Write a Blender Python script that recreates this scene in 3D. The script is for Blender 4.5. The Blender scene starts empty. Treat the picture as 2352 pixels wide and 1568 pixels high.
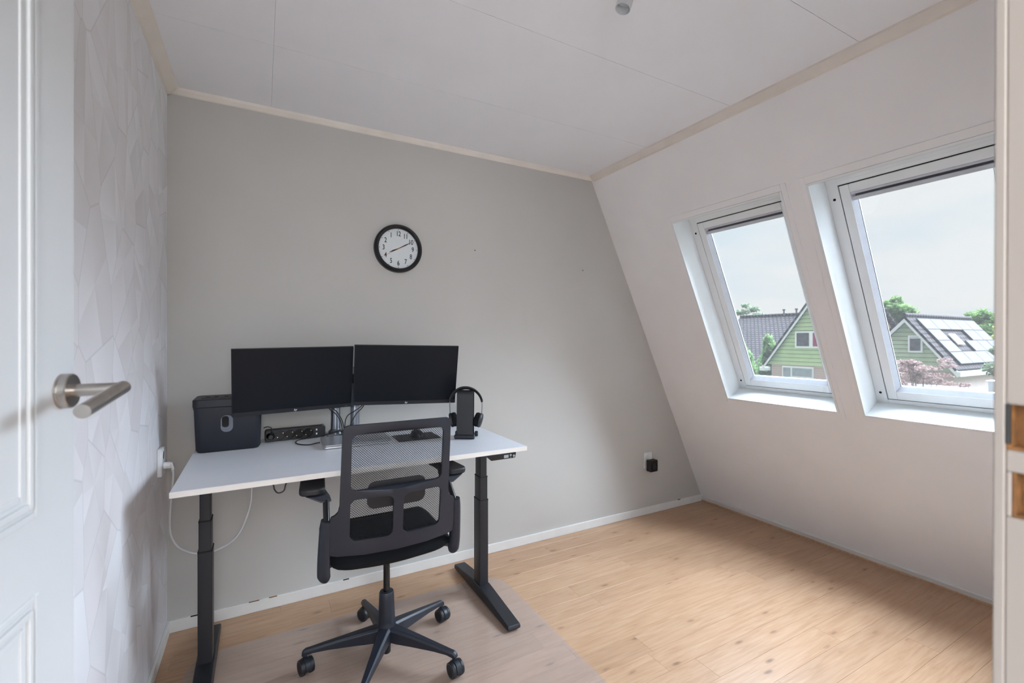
import bpy, bmesh, math, random
from mathutils import Vector, Matrix, geometry
R = math.radians
random.seed(7)
sc = bpy.context.scene
col = sc.collection

# ------------------------------------------------------------------ camera
cam_d = bpy.data.cameras.new('camera')
cam = bpy.data.objects.new('camera', cam_d); col.objects.link(cam)
cam.location = (0, 0, 1.40)
cam.rotation_euler = (R(90), 0, R(-28.7))
cam_d.sensor_width = 36.0
cam_d.lens = 36.0 * 1052 / 2352
cam_d.shift_y = -6 / 2352
cam_d.clip_start = 0.02
cam_d.clip_end = 500
cam_d.dof.use_dof = True
cam_d.dof.focus_distance = 2.3
cam_d.dof.aperture_fstop = 3.8
sc.camera = cam

# ------------------------------------------------------------------ world, sun, exposure
SKY = .95
w = bpy.data.worlds.new('sky'); sc.world = w; w.use_nodes = True
nt = w.node_tree; nt.nodes.clear()
def wn(t, **k):
    n = nt.nodes.new(t)
    for a, b in k.items(): setattr(n, a, b)
    return n
tc = wn('ShaderNodeTexCoord'); mp = wn('ShaderNodeMapping'); nz = wn('ShaderNodeTexNoise'); rp = wn('ShaderNodeValToRGB')
bg = wn('ShaderNodeBackground'); wo = wn('ShaderNodeOutputWorld')
mp.inputs['Scale'].default_value = (1.4, 1.4, 5.5)
nz.inputs['Scale'].default_value = 1.6; nz.inputs['Detail'].default_value = 5; nz.inputs['Roughness'].default_value = .5
e = rp.color_ramp.elements
e[0].position = .34; e[0].color = (.62, .69, .74, 1)
e[1].position = .52; e[1].color = (.755, .75, .745, 1)
nt.links.new(tc.outputs['Generated'], mp.inputs['Vector']); nt.links.new(mp.outputs['Vector'], nz.inputs['Vector'])
nt.links.new(nz.outputs['Fac'], rp.inputs['Fac']); nt.links.new(rp.outputs['Color'], bg.inputs['Color'])
bg.inputs['Strength'].default_value = SKY
nt.links.new(bg.outputs['Background'], wo.inputs['Surface'])
sun_d = bpy.data.lights.new('sun', 'SUN'); sun = bpy.data.objects.new('sun', sun_d); col.objects.link(sun)
sun_d.energy = 44.0; sun_d.angle = R(90); sun_d.color = (.81, .95, 1.13)
sun.rotation_euler = Vector((-.66, -.11, -.75)).to_track_quat('-Z', 'Y').to_euler()   # veiled sun over the roof windows
hl_d = bpy.data.lights.new('fill_light', 'AREA'); hl = bpy.data.objects.new('fill_light', hl_d); col.objects.link(hl)  # added fill from behind the camera, not a lamp of the hall
hl_d.shape = 'RECTANGLE'; hl_d.size = 1.2; hl_d.size_y = 1.2; hl_d.energy = 52.0; hl_d.color = (.95, .97, 1.0)
hl.location = (-.20, -1.05, 1.8); hl.rotation_euler = Vector((.42, .90, -.02)).to_track_quat('-Z', 'Y').to_euler()
vs = sc.view_settings
vs.view_transform = 'Standard'; vs.look = 'None'; vs.exposure = 0.10; vs.gamma = 1.0; vs.use_curve_mapping = False

# ------------------------------------------------------------------ helpers
def lin(c):
    return tuple((x / 255 / 12.92 if x / 255 <= .04045 else ((x / 255 + .055) / 1.055) ** 2.4) for x in c)
class NT:
    def __init__(s, name):
        s.m = bpy.data.materials.new(name); s.m.use_nodes = True; s.t = s.m.node_tree; s.t.nodes.clear()
        s.out = s.n('ShaderNodeOutputMaterial')
    def n(s, t, ins=None, **k):
        x = s.t.nodes.new(t)
        for a, b in k.items(): setattr(x, a, b)
        for a, b in (ins or {}).items(): s.put(x.inputs[a], b)
        return x
    def put(s, sock, v):
        if isinstance(v, bpy.types.NodeSocket): s.t.links.new(v, sock)
        else: sock.default_value = v
    def math(s, op, a, b=0.0, c=None, clamp=False):
        x = s.n('ShaderNodeMath', operation=op); x.use_clamp = clamp
        s.put(x.inputs[0], a); s.put(x.inputs[1], b)
        if c is not None: s.put(x.inputs[2], c)
        return x.outputs[0]
    def mix(s, f, a, b, blend='MIX'):
        x = s.n('ShaderNodeMix', data_type='RGBA', blend_type=blend)
        s.put(x.inputs[0], f); s.put(x.inputs[6], a); s.put(x.inputs[7], b)
        return x.outputs[2]
    def coord(s, scale=(1, 1, 1), which='Object', rot=(0, 0, 0), loc=(0, 0, 0)):
        tc = s.n('ShaderNodeTexCoord'); m = s.n('ShaderNodeMapping')
        m.inputs['Scale'].default_value = scale; m.inputs['Rotation'].default_value = rot; m.inputs['Location'].default_value = loc
        s.t.links.new(tc.outputs[which], m.inputs['Vector']); return m.outputs['Vector']
    def noise(s, vec, scale, detail=3, rough=.5, out='Fac', dist=0.0):
        return s.n('ShaderNodeTexNoise', {'Vector': vec, 'Scale': scale, 'Detail': detail, 'Roughness': rough, 'Distortion': dist}).outputs[out]
    def ramp(s, f, stops):
        x = s.n('ShaderNodeValToRGB'); el = x.color_ramp.elements
        while len(el) < len(stops): el.new(.5)
        for q, (p, c) in zip(el, stops): q.position = p; q.color = (*c, 1) if len(c) == 3 else c
        s.put(x.inputs[0], f); return x.outputs['Color']
    def bump(s, h, strength=.2, dist=.002):
        return s.n('ShaderNodeBump', {'Height': h, 'Strength': strength, 'Distance': dist}).outputs['Normal']
    def bsdf(s, color, rough=.5, metal=0.0, spec=.5, normal=None, **extra):
        b = s.n('ShaderNodeBsdfPrincipled')
        s.put(b.inputs['Base Color'], color if isinstance(color, bpy.types.NodeSocket) else (*color[:3], 1))
        s.put(b.inputs['Roughness'], rough); s.put(b.inputs['Metallic'], metal); s.put(b.inputs['Specular IOR Level'], spec)
        if normal is not None: s.put(b.inputs['Normal'], normal)
        for a, v in extra.items(): s.put(b.inputs[a], v)
        return b.outputs[0]
    def done(s, shader):
        s.t.links.new(shader, s.out.inputs['Surface']); return s.m
M = {}
def plain(name, rgb, rough=.5, metal=0.0, spec=.5, var=.06, nscale=30, bump=0.0, bscale=200):
    """painted / moulded surface with a faint procedural mottle"""
    t = NT(name); c = lin(rgb); v = t.coord()
    n = t.noise(v, nscale, 3)
    lo = tuple(x * (1 - var) for x in c); hi = tuple(min(1, x * (1 + var)) for x in c)
    colr = t.ramp(n, [(.3, lo), (.7, hi)])
    nm = t.bump(t.noise(v, bscale, 2), bump, .001) if bump else None
    M[name] = t.done(t.bsdf(colr, rough, metal, spec, nm)); return M[name]

class MB:
    def __init__(s): s.v = []; s.f = []; s.X = Matrix.Identity(4)
    def add(s, vs_, fs):
        o = len(s.v); s.v += [s.X @ Vector(p) for p in vs_]; s.f += [tuple(i + o for i in f) for f in fs]; return s
    def box(s, x0, x1, y0, y1, z0, z1):
        return s.add([(x0, y0, z0), (x1, y0, z0), (x1, y1, z0), (x0, y1, z0), (x0, y0, z1), (x1, y0, z1), (x1, y1, z1), (x0, y1, z1)],
                     [(0, 3, 2, 1), (4, 5, 6, 7), (0, 1, 5, 4), (1, 2, 6, 5), (2, 3, 7, 6), (3, 0, 4, 7)])
    def hexa(s, bot, top):
        return s.add(list(bot) + list(top), [(0, 3, 2, 1), (4, 5, 6, 7), (0, 1, 5, 4), (1, 2, 6, 5), (2, 3, 7, 6), (3, 0, 4, 7)])
    def cyl(s, p0, p1, r0, r1=None, n=20, cap=True):
        r1 = r0 if r1 is None else r1
        p0 = Vector(p0); p1 = Vector(p1); d = (p1 - p0).normalized()
        a = d.orthogonal().normalized(); b = d.cross(a); vv = []
        for p, r in ((p0, r0), (p1, r1)):
            for i in range(n):
                t = 2 * math.pi * i / n; vv.append(p + a * (r * math.cos(t)) + b * (r * math.sin(t)))
        ff = [(i, (i + 1) % n, n + (i + 1) % n, n + i) for i in range(n)]
        if cap: ff += [tuple(range(n - 1, -1, -1)), tuple(range(n, 2 * n))]
        return s.add(vv, ff)
    def lathe(s, prof, p0=(0, 0, 0), axis=(0, 0, 1), n=32, cap=True):
        """prof: (radius, height) pairs revolved about axis"""
        p0 = Vector(p0); d = Vector(axis).normalized(); a = d.orthogonal().normalized(); b = d.cross(a); vv = []
        for r, h in prof:
            for i in range(n):
                t = 2 * math.pi * i / n; vv.append(p0 + d * h + a * (r * math.cos(t)) + b * (r * math.sin(t)))
        ff = []
        for k in range(len(prof) - 1):
            for i in range(n):
                ff.append((k * n + i, k * n + (i + 1) % n, (k + 1) * n + (i + 1) % n, (k + 1) * n + i))
        if cap and prof[0][0] > 1e-6: ff.append(tuple(range(n - 1, -1, -1)))
        if cap and prof[-1][0] > 1e-6: ff.append(tuple((len(prof) - 1) * n + i for i in range(n)))
        return s.add(vv, ff)
    def tube(s, pts, r, n=10, sub=6, closed=False, sx=1.0, sy=1.0):
        pts = [Vector(p) for p in pts]; P = []
        if sub > 1 and len(pts) > 2:
            for i in range(len(pts) - 1):
                a = pts[max(i - 1, 0)]; b = pts[i]; c = pts[i + 1]; d = pts[min(i + 2, len(pts) - 1)]
                for k in range(sub):
                    t = k / sub
                    P.append(.5 * ((2 * b) + (c - a) * t + (2 * a - 5 * b + 4 * c - d) * t * t + (3 * b - a - 3 * c + d) * t ** 3))
            P.append(pts[-1])
        else: P = pts
        m = len(P); vv = []; up = None
        for i in range(m):
            d = (P[min(i + 1, m - 1)] - P[max(i - 1, 0)]).normalized()
            if up is None: up = d.orthogonal().normalized()
            up = (up - d * up.dot(d)).normalized(); b = d.cross(up)
            rr = r(i / (m - 1)) if callable(r) else r
            for k in range(n):
                t = 2 * math.pi * k / n; vv.append(P[i] + up * (rr * sx * math.cos(t)) + b * (rr * sy * math.sin(t)))
        ff = [(i * n + k, i * n + (k + 1) % n, (i + 1) * n + (k + 1) % n, (i + 1) * n + k) for i in range(m - 1) for k in range(n)]
        ff += [tuple(range(n - 1, -1, -1)), tuple((m - 1) * n + k for k in range(n))]
        return s.add(vv, ff)
    def prism(s, poly, d0, d1, axis='z'):
        """polygon (a,b) extruded along axis"""
        def p(a, b, d): return (a, b, d) if axis == 'z' else ((a, d, b) if axis == 'y' else (d, a, b))
        n = len(poly)
        vv = [p(a, b, d0) for a, b in poly] + [p(a, b, d1) for a, b in poly]
        return s.add(vv, [tuple(range(n - 1, -1, -1)), tuple(range(n, 2 * n))] + [(i, (i + 1) % n, n + (i + 1) % n, n + i) for i in range(n)])
    def build(s, name, mat, parent=None, smooth=False, bevel=0, seg=2, ang=35):
        me = bpy.data.meshes.new(name); me.from_pydata([tuple(v) for v in s.v], [], s.f)
        bm = bmesh.new(); bm.from_mesh(me); bmesh.ops.recalc_face_normals(bm, faces=bm.faces); bm.to_mesh(me); bm.free()
        me.materials.append(M[mat])
        if smooth or bevel:
            for p in me.polygons: p.use_smooth = True
            me.set_sharp_from_angle(angle=R(ang))
        o = bpy.data.objects.new(name, me); col.objects.link(o)
        if parent is not None: o.parent = parent
        if bevel:
            b = o.modifiers.new('bevel', 'BEVEL'); b.width = bevel; b.segments = seg; b.limit_method = 'ANGLE'; b.angle_limit = R(ang); b.harden_normals = True
        return o
def tag(o, label=None, cat=None, group=None, kind=None):
    if label: o['label'] = label
    if cat: o['category'] = cat
    if group: o['group'] = group
    if kind: o['kind'] = kind
    return o
def thing(name, label=None, cat=None, loc=(0, 0, 0), rot=(0, 0, 0), group=None, kind=None):
    o = bpy.data.objects.new(name, None); o.empty_display_size = .05; col.objects.link(o)
    o.location = loc; o.rotation_euler = rot
    return tag(o, label, cat, group, kind)
def rrect(x0, x1, y0, y1, r, n=6):
    r = min(r, (x1 - x0) / 2 - 1e-5, (y1 - y0) / 2 - 1e-5); o = []
    for cx, cy, a in ((x1 - r, y0 + r, -90), (x1 - r, y1 - r, 0), (x0 + r, y1 - r, 90), (x0 + r, y0 + r, 180)):
        for k in range(n + 1):
            t = R(a + 90 * k / n); o.append((cx + r * math.cos(t), cy + r * math.sin(t)))
    return o
def inside(p, poly):
    x, y = p; c = False; n = len(poly)
    for i in range(n):
        x1, y1 = poly[i]; x2, y2 = poly[i - 1]
        if (y1 > y) != (y2 > y) and x < (x2 - x1) * (y - y1) / (y2 - y1) + x1: c = not c
    return c
def sheet(mb, outline, holes, step, th, warp):
    """plate with holes in the local x,z plane, thickness th along +y, y offset by warp(x,z)"""
    vs_ = []; ed = []
    def loop(l):
        o = len(vs_); vs_.extend(Vector(p) for p in l); ed.extend((o + i, o + (i + 1) % len(l)) for i in range(len(l)))
    loop(outline)
    for h in holes: loop(h)
    x0 = min(p[0] for p in outline); x1 = max(p[0] for p in outline); y0 = min(p[1] for p in outline); y1 = max(p[1] for p in outline)
    x = x0 + step / 2
    while x < x1:
        y = y0 + step / 2
        while y < y1:
            if inside((x, y), outline) and not any(inside((x, y), h) for h in holes): vs_.append(Vector((x, y)))
            y += step
        x += step
    V, E_, Fc, *_ = geometry.delaunay_2d_cdt(vs_, ed, [], 0, 1e-5)
    keep = []
    for f in Fc:
        c = sum((V[i] for i in f), Vector((0, 0))) / len(f)
        if inside(c, outline) and not any(inside(c, h) for h in holes): keep.append(tuple(f))
    n = len(V); vv = [(p.x, warp(p.x, p.y), p.y) for p in V] + [(p.x, warp(p.x, p.y) + th, p.y) for p in V]
    ff = list(keep) + [tuple(n + i for i in reversed(f)) for f in keep]; cnt = {}
    for f in keep:
        for i in range(len(f)):
            a, b = f[i], f[(i + 1) % len(f)]; cnt[(a, b)] = 1
    for a, b in cnt:
        if (b, a) not in cnt: ff.append((b, a, n + a, n + b))
    return mb.add(vv, ff)

# ------------------------------------------------------------------ materials
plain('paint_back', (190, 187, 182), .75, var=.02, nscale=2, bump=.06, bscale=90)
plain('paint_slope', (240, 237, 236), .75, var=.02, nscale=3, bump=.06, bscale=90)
plain('paint_ceiling', (236, 236, 239), .8, var=.015, nscale=3)
plain('cream_trim', (226, 218, 208), .5, var=.04, nscale=9)
plain('white_board', (226, 226, 224), .45, var=.03, nscale=12)
plain('baseboard_white', (222, 220, 216), .45, var=.04, nscale=8)
plain('white_gloss', (236, 239, 239), .14, var=.015, nscale=8)
plain('white_satin', (233, 234, 234), .32, var=.02, nscale=8)
plain('sash_grey', (196, 199, 206), .4, var=.03)
plain('blind_grey', (196, 197, 206), .5, var=.05)
plain('dark_gap', (22, 20, 20), .8)
plain('door_white', (203, 204, 205), .5, var=.012, nscale=4)
plain('jamb_cream', (152, 143, 134), .4, var=.02, nscale=5)
plain('raw_wood', (122, 82, 42), .75, var=.35, nscale=60, bump=.3)
plain('steel', (178, 172, 166), .3, 1.0, var=.06, nscale=60)
plain('steel_dark', (88, 86, 84), .35, 1.0)
plain('chrome', (140, 144, 152), .28, 1.0, var=.03)
plain('desk_white', (216, 218, 224), .36, var=.015, nscale=6)
plain('desk_edge', (226, 221, 214), .5, var=.02)
plain('black_metal', (30, 31, 36), .45, 0, .5, var=.08, nscale=400, bump=.12, bscale=900)
plain('black_plastic', (29, 33, 43), .42, var=.08, nscale=500, bump=.15, bscale=700)
plain('dark_plastic', (22, 23, 27), .5, var=.08, nscale=500, bump=.12, bscale=700)
plain('gloss_black', (16, 16, 18), .18, var=.05)
plain('box_navy', (27, 30, 40), .5, var=.1, nscale=600, bump=.15, bscale=800)
plain('monitor_black', (20, 22, 27), .5, var=.05)
plain('screen', (15, 19, 26), .42, 0, .22, var=.1, nscale=900, bump=.03, bscale=1500)
plain('chin', (26, 28, 34), .45, var=.06)
plain('logo_white', (210, 212, 218), .4)
plain('laptop_silver', (178, 180, 186), .35, .7, var=.04, nscale=300)
plain('laptop_edge', (205, 206, 210), .3, .8, var=.02)
plain('cable_black', (18, 18, 20), .45)
plain('cable_white', (212, 212, 214), .4)
plain('plastic_white', (228, 229, 231), .35)
plain('brass', (205, 180, 120), .3, 1.0)
plain('strip_grey', (96, 100, 112), .4)
plain('fabric_black', (21, 23, 26), .95, 0, .2, var=.35, nscale=900, bump=.6, bscale=1400)
plain('mesh_strand', (30, 30, 32), .8, 0, .3, var=.15, nscale=300)
plain('caster_grey', (70, 72, 78), .4)
plain('clock_black', (20, 20, 22), .35)
plain('clock_face', (222, 227, 228), .6, var=.01)
plain('clock_ink', (30, 30, 34), .6)
plain('clock_red', (170, 52, 40), .5)
plain('lamp_white', (196, 198, 198), .45)
plain('display', (150, 158, 160), .3)
# outdoors
plain('house_white', (232, 236, 236), .6, var=.03, nscale=3)
plain('sid_green', (184, 206, 158), .7, var=.1, nscale=1.2)
plain('sid_green_grey', (182, 198, 168), .7, var=.14, nscale=1.0)
plain('zinc', (110, 120, 132), .5, .2, var=.1, nscale=2)
plain('solar', (112, 111, 114), .6, 0, 0.0, var=.03, nscale=2)
plain('solar_edge', (60, 62, 68), .7, 0, 0.0)
plain('curtain_red', (150, 40, 90), .8)
plain('house_glass', (60, 62, 72), .12, var=.4, nscale=5)
plain('grey_pane', (150, 160, 168), .15, var=.15, nscale=3)
plain('bark', (92, 80, 68), .9, var=.3, nscale=8)
plain('corrugated', (74, 78, 84), .5, .2, var=.08, nscale=2)
plain('earth', (66, 70, 56), .95, var=.3, nscale=.6)
plain('vent_dark', (92, 90, 92), .6)

def m_wood():
    t = NT('oak_planks'); v = t.coord(which='Object')
    rnd = t.n('ShaderNodeObjectInfo').outputs['Random']
    off = t.n('ShaderNodeVectorMath', operation='SCALE'); t.put(off.inputs[0], (37.0, 19.0, 7.0)); t.put(off.inputs['Scale'], rnd)
    vv = t.n('ShaderNodeVectorMath', operation='ADD'); t.put(vv.inputs[0], v); t.put(vv.inputs[1], off.outputs[0]); P = vv.outputs[0]
    def mapd(s):
        m = t.n('ShaderNodeMapping'); m.inputs['Scale'].default_value = s; t.put(m.inputs['Vector'], P); return m.outputs['Vector']
    grain = t.noise(mapd((3.0, 46, 20)), 1.6, 6, .6, dist=.6)
    cloud = t.noise(mapd((1.6, 7, 3)), 1.5, 3, .5)
    fine = t.noise(mapd((9, 260, 30)), 1.0, 2, .5)
    vor = t.n('ShaderNodeTexVoronoi', {'Vector': mapd((4.2, 13, 3)), 'Scale': 1.0, 'Randomness': 1.0})
    wob = t.noise(mapd((14, 60, 10)), 1.0, 3)
    kd = t.math('ADD', vor.outputs['Distance'], t.math('MULTIPLY', t.math('SUBTRACT', wob, .5), .16))
    knot = t.ramp(kd, [(.03, (1, 1, 1)), (.14, (0, 0, 0))])
    halo = t.ramp(kd, [(.10, (1, 1, 1)), (.40, (0, 0, 0))])
    base = t.ramp(grain, [(.28, lin((170, 134, 104))), (.52, lin((192, 157, 127))), (.75, lin((204, 171, 141)))])
    base = t.mix(t.math('MULTIPLY', cloud, .55), base, (*lin((178, 141, 110)), 1))
    base = t.mix(t.math('MULTIPLY', fine, .22), base, (*lin((156, 119, 90)), 1))
    base = t.mix(t.math('MULTIPLY', halo, .22), base, (*lin((160, 118, 84)), 1))
    base = t.mix(t.math('MULTIPLY', knot, .62), base, (*lin((92, 66, 50)), 1))
    tint = t.ramp(rnd, [(0, (.93, .92, .91)), (.5, (1, 1, 1)), (1, (1.04, 1.03, 1.02))])
    base = t.mix(1.0, base, tint, 'MULTIPLY')
    M['oak'] = t.done(t.bsdf(base, t.math('ADD', .27, t.math('MULTIPLY', grain, .12)), 0, .45, t.bump(fine, .04, .0006)))
m_wood()
def m_paper():
    """printed low-relief paper pattern: tall folded facets with thin crease lines"""
    t = NT('facet_wallpaper'); tc = t.n('ShaderNodeTexCoord'); sp = t.n('ShaderNodeSeparateXYZ'); t.put(sp.inputs[0], tc.outputs['Object'])
    cb = t.n('ShaderNodeCombineXYZ'); t.put(cb.inputs[0], t.math('MULTIPLY', sp.outputs['Y'], 5.2)); t.put(cb.inputs[1], t.math('MULTIPLY', sp.outputs['Z'], 3.6))
    v1 = t.n('ShaderNodeTexVoronoi', {'Vector': cb.outputs[0], 'Scale': 1.0, 'Randomness': 1.0}, voronoi_dimensions='2D')
    e1 = t.n('ShaderNodeTexVoronoi', {'Vector': cb.outputs[0], 'Scale': 1.0, 'Randomness': 1.0}, voronoi_dimensions='2D', feature='DISTANCE_TO_EDGE')
    s1 = t.n('ShaderNodeSeparateColor'); t.put(s1.inputs[0], v1.outputs['Color'])
    rel = t.n('ShaderNodeVectorMath', operation='SUBTRACT'); t.put(rel.inputs[0], cb.outputs[0]); t.put(rel.inputs[1], v1.outputs['Position'])
    rs = t.n('ShaderNodeSeparateXYZ'); t.put(rs.inputs[0], rel.outputs[0])
    ang = t.math('ADD', t.math('ARCTAN2', rs.outputs['Y'], rs.outputs['X']), t.math('MULTIPLY', s1.outputs[0], 6.28))
    fac = t.math('FRACT', t.math('MULTIPLY', ang, .6366))                      # a few facets around each cell centre
    wn2 = t.n('ShaderNodeTexWhiteNoise', noise_dimensions='2D'); cw = t.n('ShaderNodeCombineXYZ')
    t.put(cw.inputs[0], t.math('FLOOR', t.math('MULTIPLY', ang, .6366))); t.put(cw.inputs[1], t.math('MULTIPLY', s1.outputs[1], 91.0)); t.put(wn2.inputs['Vector'], cw.outputs[0])
    tone = t.math('ADD', t.math('MULTIPLY', wn2.outputs['Value'], .6), t.math('MULTIPLY', fac, .4))
    c = t.ramp(tone, [(0, lin((214, 211, 212))), (.5, lin((226, 224, 226))), (1, lin((235, 234, 237)))])
    c = t.mix(t.math('MULTIPLY', s1.outputs[2], .35), c, (*lin((224, 214, 214)), 1))
    edge = t.ramp(e1.outputs['Distance'], [(.004, (1, 1, 1)), (.014, (0, 0, 0))])
    c = t.mix(t.math('MULTIPLY', edge, .38), c, (*lin((182, 180, 184)), 1))
    M['wallpaper'] = t.done(t.bsdf(c, .7, 0, .3))
m_paper()
def m_glass(name, refl, rough, tint, haze=0.0, hazecol=(1, 1, 1), hazetype='ShaderNodeBsdfDiffuse'):
    t = NT(name); lw = t.n('ShaderNodeLayerWeight', {'Blend': .5})
    fr = t.math('ADD', .04, t.math('MULTIPLY', t.math('POWER', lw.outputs['Facing'], 5.0), .96))
    tr = t.n('ShaderNodeBsdfTransparent', {'Color': (*tint, 1)}).outputs[0]
    gl = t.n('ShaderNodeBsdfGlossy', {'Roughness': rough}).outputs[0]
    s_ = tr
    if haze:
        df = t.n(hazetype, {'Color': (*hazecol, 1)}).outputs[0]
        m0 = t.n('ShaderNodeMixShader', {0: haze}); t.put(m0.inputs[1], tr); t.put(m0.inputs[2], df); s_ = m0.outputs[0]
    m = t.n('ShaderNodeMixShader'); t.put(m.inputs[0], t.math('MULTIPLY', fr, refl)); t.put(m.inputs[1], s_); t.put(m.inputs[2], gl)
    M[name] = t.done(m.outputs[0])
m_glass('pane', .6, .0, (.97, .985, .985), .006, (.98, .97, .95), 'ShaderNodeBsdfTranslucent')   # translucent share paints a pale haze that washes out the view
m_glass('mat_plastic', .6, .16, (.96, .955, .96), .10, (.80, .76, .76))
m_glass('clear_cover', .5, .05, (.99, .99, .99))
def m_rooftile():
    t = NT('roof_tiles')
    v = t.coord()
    br = t.n('ShaderNodeTexBrick', {'Vector': v, 'Color1': (*lin((66, 59, 61)), 1), 'Color2': (*lin((78, 69, 70)), 1), 'Mortar': (*lin((28, 25, 27)), 1),
             'Scale': 1.0, 'Mortar Size': .045, 'Brick Width': .30, 'Row Height': .26, 'Bias': 0.0})
    spk = t.ramp(t.noise(v, 3.0, 4, .7), [(.70, (0, 0, 0)), (.76, (1, 1, 1))])
    c = t.mix(t.math('MULTIPLY', spk, .3), br.outputs['Color'], (*lin((140, 138, 136)), 1))
    M['tiles'] = t.done(t.bsdf(c, .9, 0, .1, t.bump(br.outputs['Fac'], -.5, .03)))
    t = NT('house_brick'); v = t.coord(rot=(R(90), 0, R(90)))
    br = t.n('ShaderNodeTexBrick', {'Vector': v, 'Color1': (*lin((196, 172, 166)), 1), 'Color2': (*lin((184, 158, 150)), 1), 'Mortar': (*lin((196, 190, 186)), 1), 'Scale': 4.0, 'Mortar Size': .03})
    M['brick'] = t.done(t.bsdf(br.outputs['Color'], .85))
m_rooftile()
def m_leaf(name, a, b):
    t = NT(name); n = t.noise(t.coord(), 1.3, 3)
    c = t.ramp(n, [(.3, lin(a)), (.7, lin(b))])
    d = t.n('ShaderNodeBsdfDiffuse'); t.put(d.inputs[0], c); tl = t.n('ShaderNodeBsdfTranslucent'); t.put(tl.inputs[0], c)
    m = t.n('ShaderNodeMixShader', {0: .45}); t.put(m.inputs[1], d.outputs[0]); t.put(m.inputs[2], tl.outputs[0]); M[name] = t.done(m.outputs[0])
m_leaf('leaf_green', (74, 100, 60), (108, 132, 80))
m_leaf('leaf_grey', (92, 108, 88), (124, 134, 108))
m_leaf('leaf_yellow', (116, 124, 70), (146, 148, 94))
m_leaf('leaf_conifer', (92, 122, 80), (126, 152, 98))
m_leaf('leaf_red', (108, 86, 84), (136, 116, 110))

# ------------------------------------------------------------------ room shell
XL, D, H = -0.393, 2.70, 2.60          # left wall, back wall, ceiling
XF, XT = 3.37, 2.14                    # slope foot and slope top
Y0 = 0.17                              # door wall
K = (XF - XT) / H
LS = math.hypot(1, K)
es = Vector((-K / LS, 0, 1 / LS)); en = Vector((1 / LS, 0, K / LS))
def slope_matrix(y, s=0.0, n=0.0):
    m = Matrix(((0, es.x, en.x), (1, 0, 0), (0, es.z, en.z))).to_4x4()
    m.translation = Vector((XF, y, 0)) + es * s + en * n; return m

# floor with planks
fl = MB().box(XL - .1, XF + .1, -.9, D + .1, -.08, -.010).build('floor', 'dark_gap'); tag(fl, kind='structure')
PW, PL = .125, 1.35
meshes = {}
def plank(x0, x1, y0, wd=PW):
    Lx = (round(x1 - x0, 3), wd)
    if Lx[0] < .02: return
    if Lx not in meshes:
        g = .0002
        b = MB(); ch = .0006
        x_, y_ = Lx[0] - g, wd - g
        b.add([(g, g, -.010), (x_, g, -.010), (x_, y_, -.010), (g, y_, -.010), (g, g, -ch), (x_, g, -ch), (x_, y_, -ch), (g, y_, -ch),
               (g + ch, g + ch, 0), (x_ - ch, g + ch, 0), (x_ - ch, y_ - ch, 0), (g + ch, y_ - ch, 0)],
              [(0, 1, 5, 4), (1, 2, 6, 5), (2, 3, 7, 6), (3, 0, 4, 7), (4, 5, 9, 8), (5, 6, 10, 9), (6, 7, 11, 10), (7, 4, 8, 11), (8, 9, 10, 11)])
        o = b.build('plank', 'oak', fl); meshes[Lx] = o.data
    else:
        o = bpy.data.objects.new('plank', meshes[Lx]); col.objects.link(o); o.parent = fl
    o.location = (x0, y0, 0)
offs = [.17, .62, 1.08, .35, .90, .05, .71, .48, 1.2, .26]
r0 = 2.0 - PW * 22
for i in range(28):
    y = r0 + i * PW
    if y > D - .02: continue
    wd = min(PW, round(D - .001 - y, 4))
    o = {22: 1.52 - PL, 18: 1.54 - PL, 23: 2.0 - PL, 17: 2.86 - 2 * PL}.get(i, XL + offs[i % 10] - PL * .0)
    x = o
    while x > XL - .05: x -= PL
    while x < XF:
        a, b_ = max(x, XL - .02), min(x + PL, XF + .02)
        if b_ > a: plank(a, b_, y, wd)
        x += PL

# ceiling with its boards
ce = MB().box(XL - .1, XT + .25, -1.2, D + .1, H + .012, H + .08).build('ceiling', 'paint_ceiling'); tag(ce, kind='structure')
ys = [-.2, .37, .95, 1.53, 2.11, 2.69]
for xa, xb in ((XL, .045), (.045, 2.13)):
    for a, b_ in zip(ys, ys[1:]):
        MB().box(xa + .0003, xb - .0003, a + .0008, b_ - .0008, H, H + .012).build('ceiling_panel', 'paint_ceiling', ce)

tag(MB().box(XL - .12, XL, -1.2, D, -.05, H + .05).build('wall_left', 'wallpaper'), kind='structure')
tag(MB().prism([(XL - .12, -.05), (XF + .25, -.05), (XF + .25 - K * .0, 0), (XT + .25, H + .08), (XL - .12, H + .08)], D, D + .12, 'y').build('wall_back', 'paint_back'), kind='structure')

# door wall with its opening (the camera stands in the doorway)
b = MB()
b.box(XL, -.380, Y0 - .11, Y0, -.05, H + .012); b.box(.765, XF + .02, Y0 - .11, Y0, -.05, H + .012); b.box(-.380, .765, Y0 - .11, Y0, 2.13, H + .012)
tag(b.build('wall_front', 'paint_slope'), kind='structure')
# sloped wall with two window openings
OP_S0, OP_S1 = .972 * LS, 2.16 * LS
W1 = (1.400, 2.125); W2 = (.558, 1.283)
WT = .16
b = MB(); b.X = slope_matrix(0)
ST = H * LS + .06
b.box(Y0 - .3, D, -.06, OP_S0, 0, WT); b.box(Y0 - .3, D, OP_S1, ST, 0, WT)
for a, c in ((Y0 - .3, W2[0]), (W2[1], W1[0]), (W1[1], D)): b.box(a, c, OP_S0, OP_S1, 0, WT)
b.box(-1.2, Y0 - .3, -.06, ST, 0, WT)
wr = b.build('wall_right', 'paint_slope'); tag(wr, kind='structure')
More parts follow.
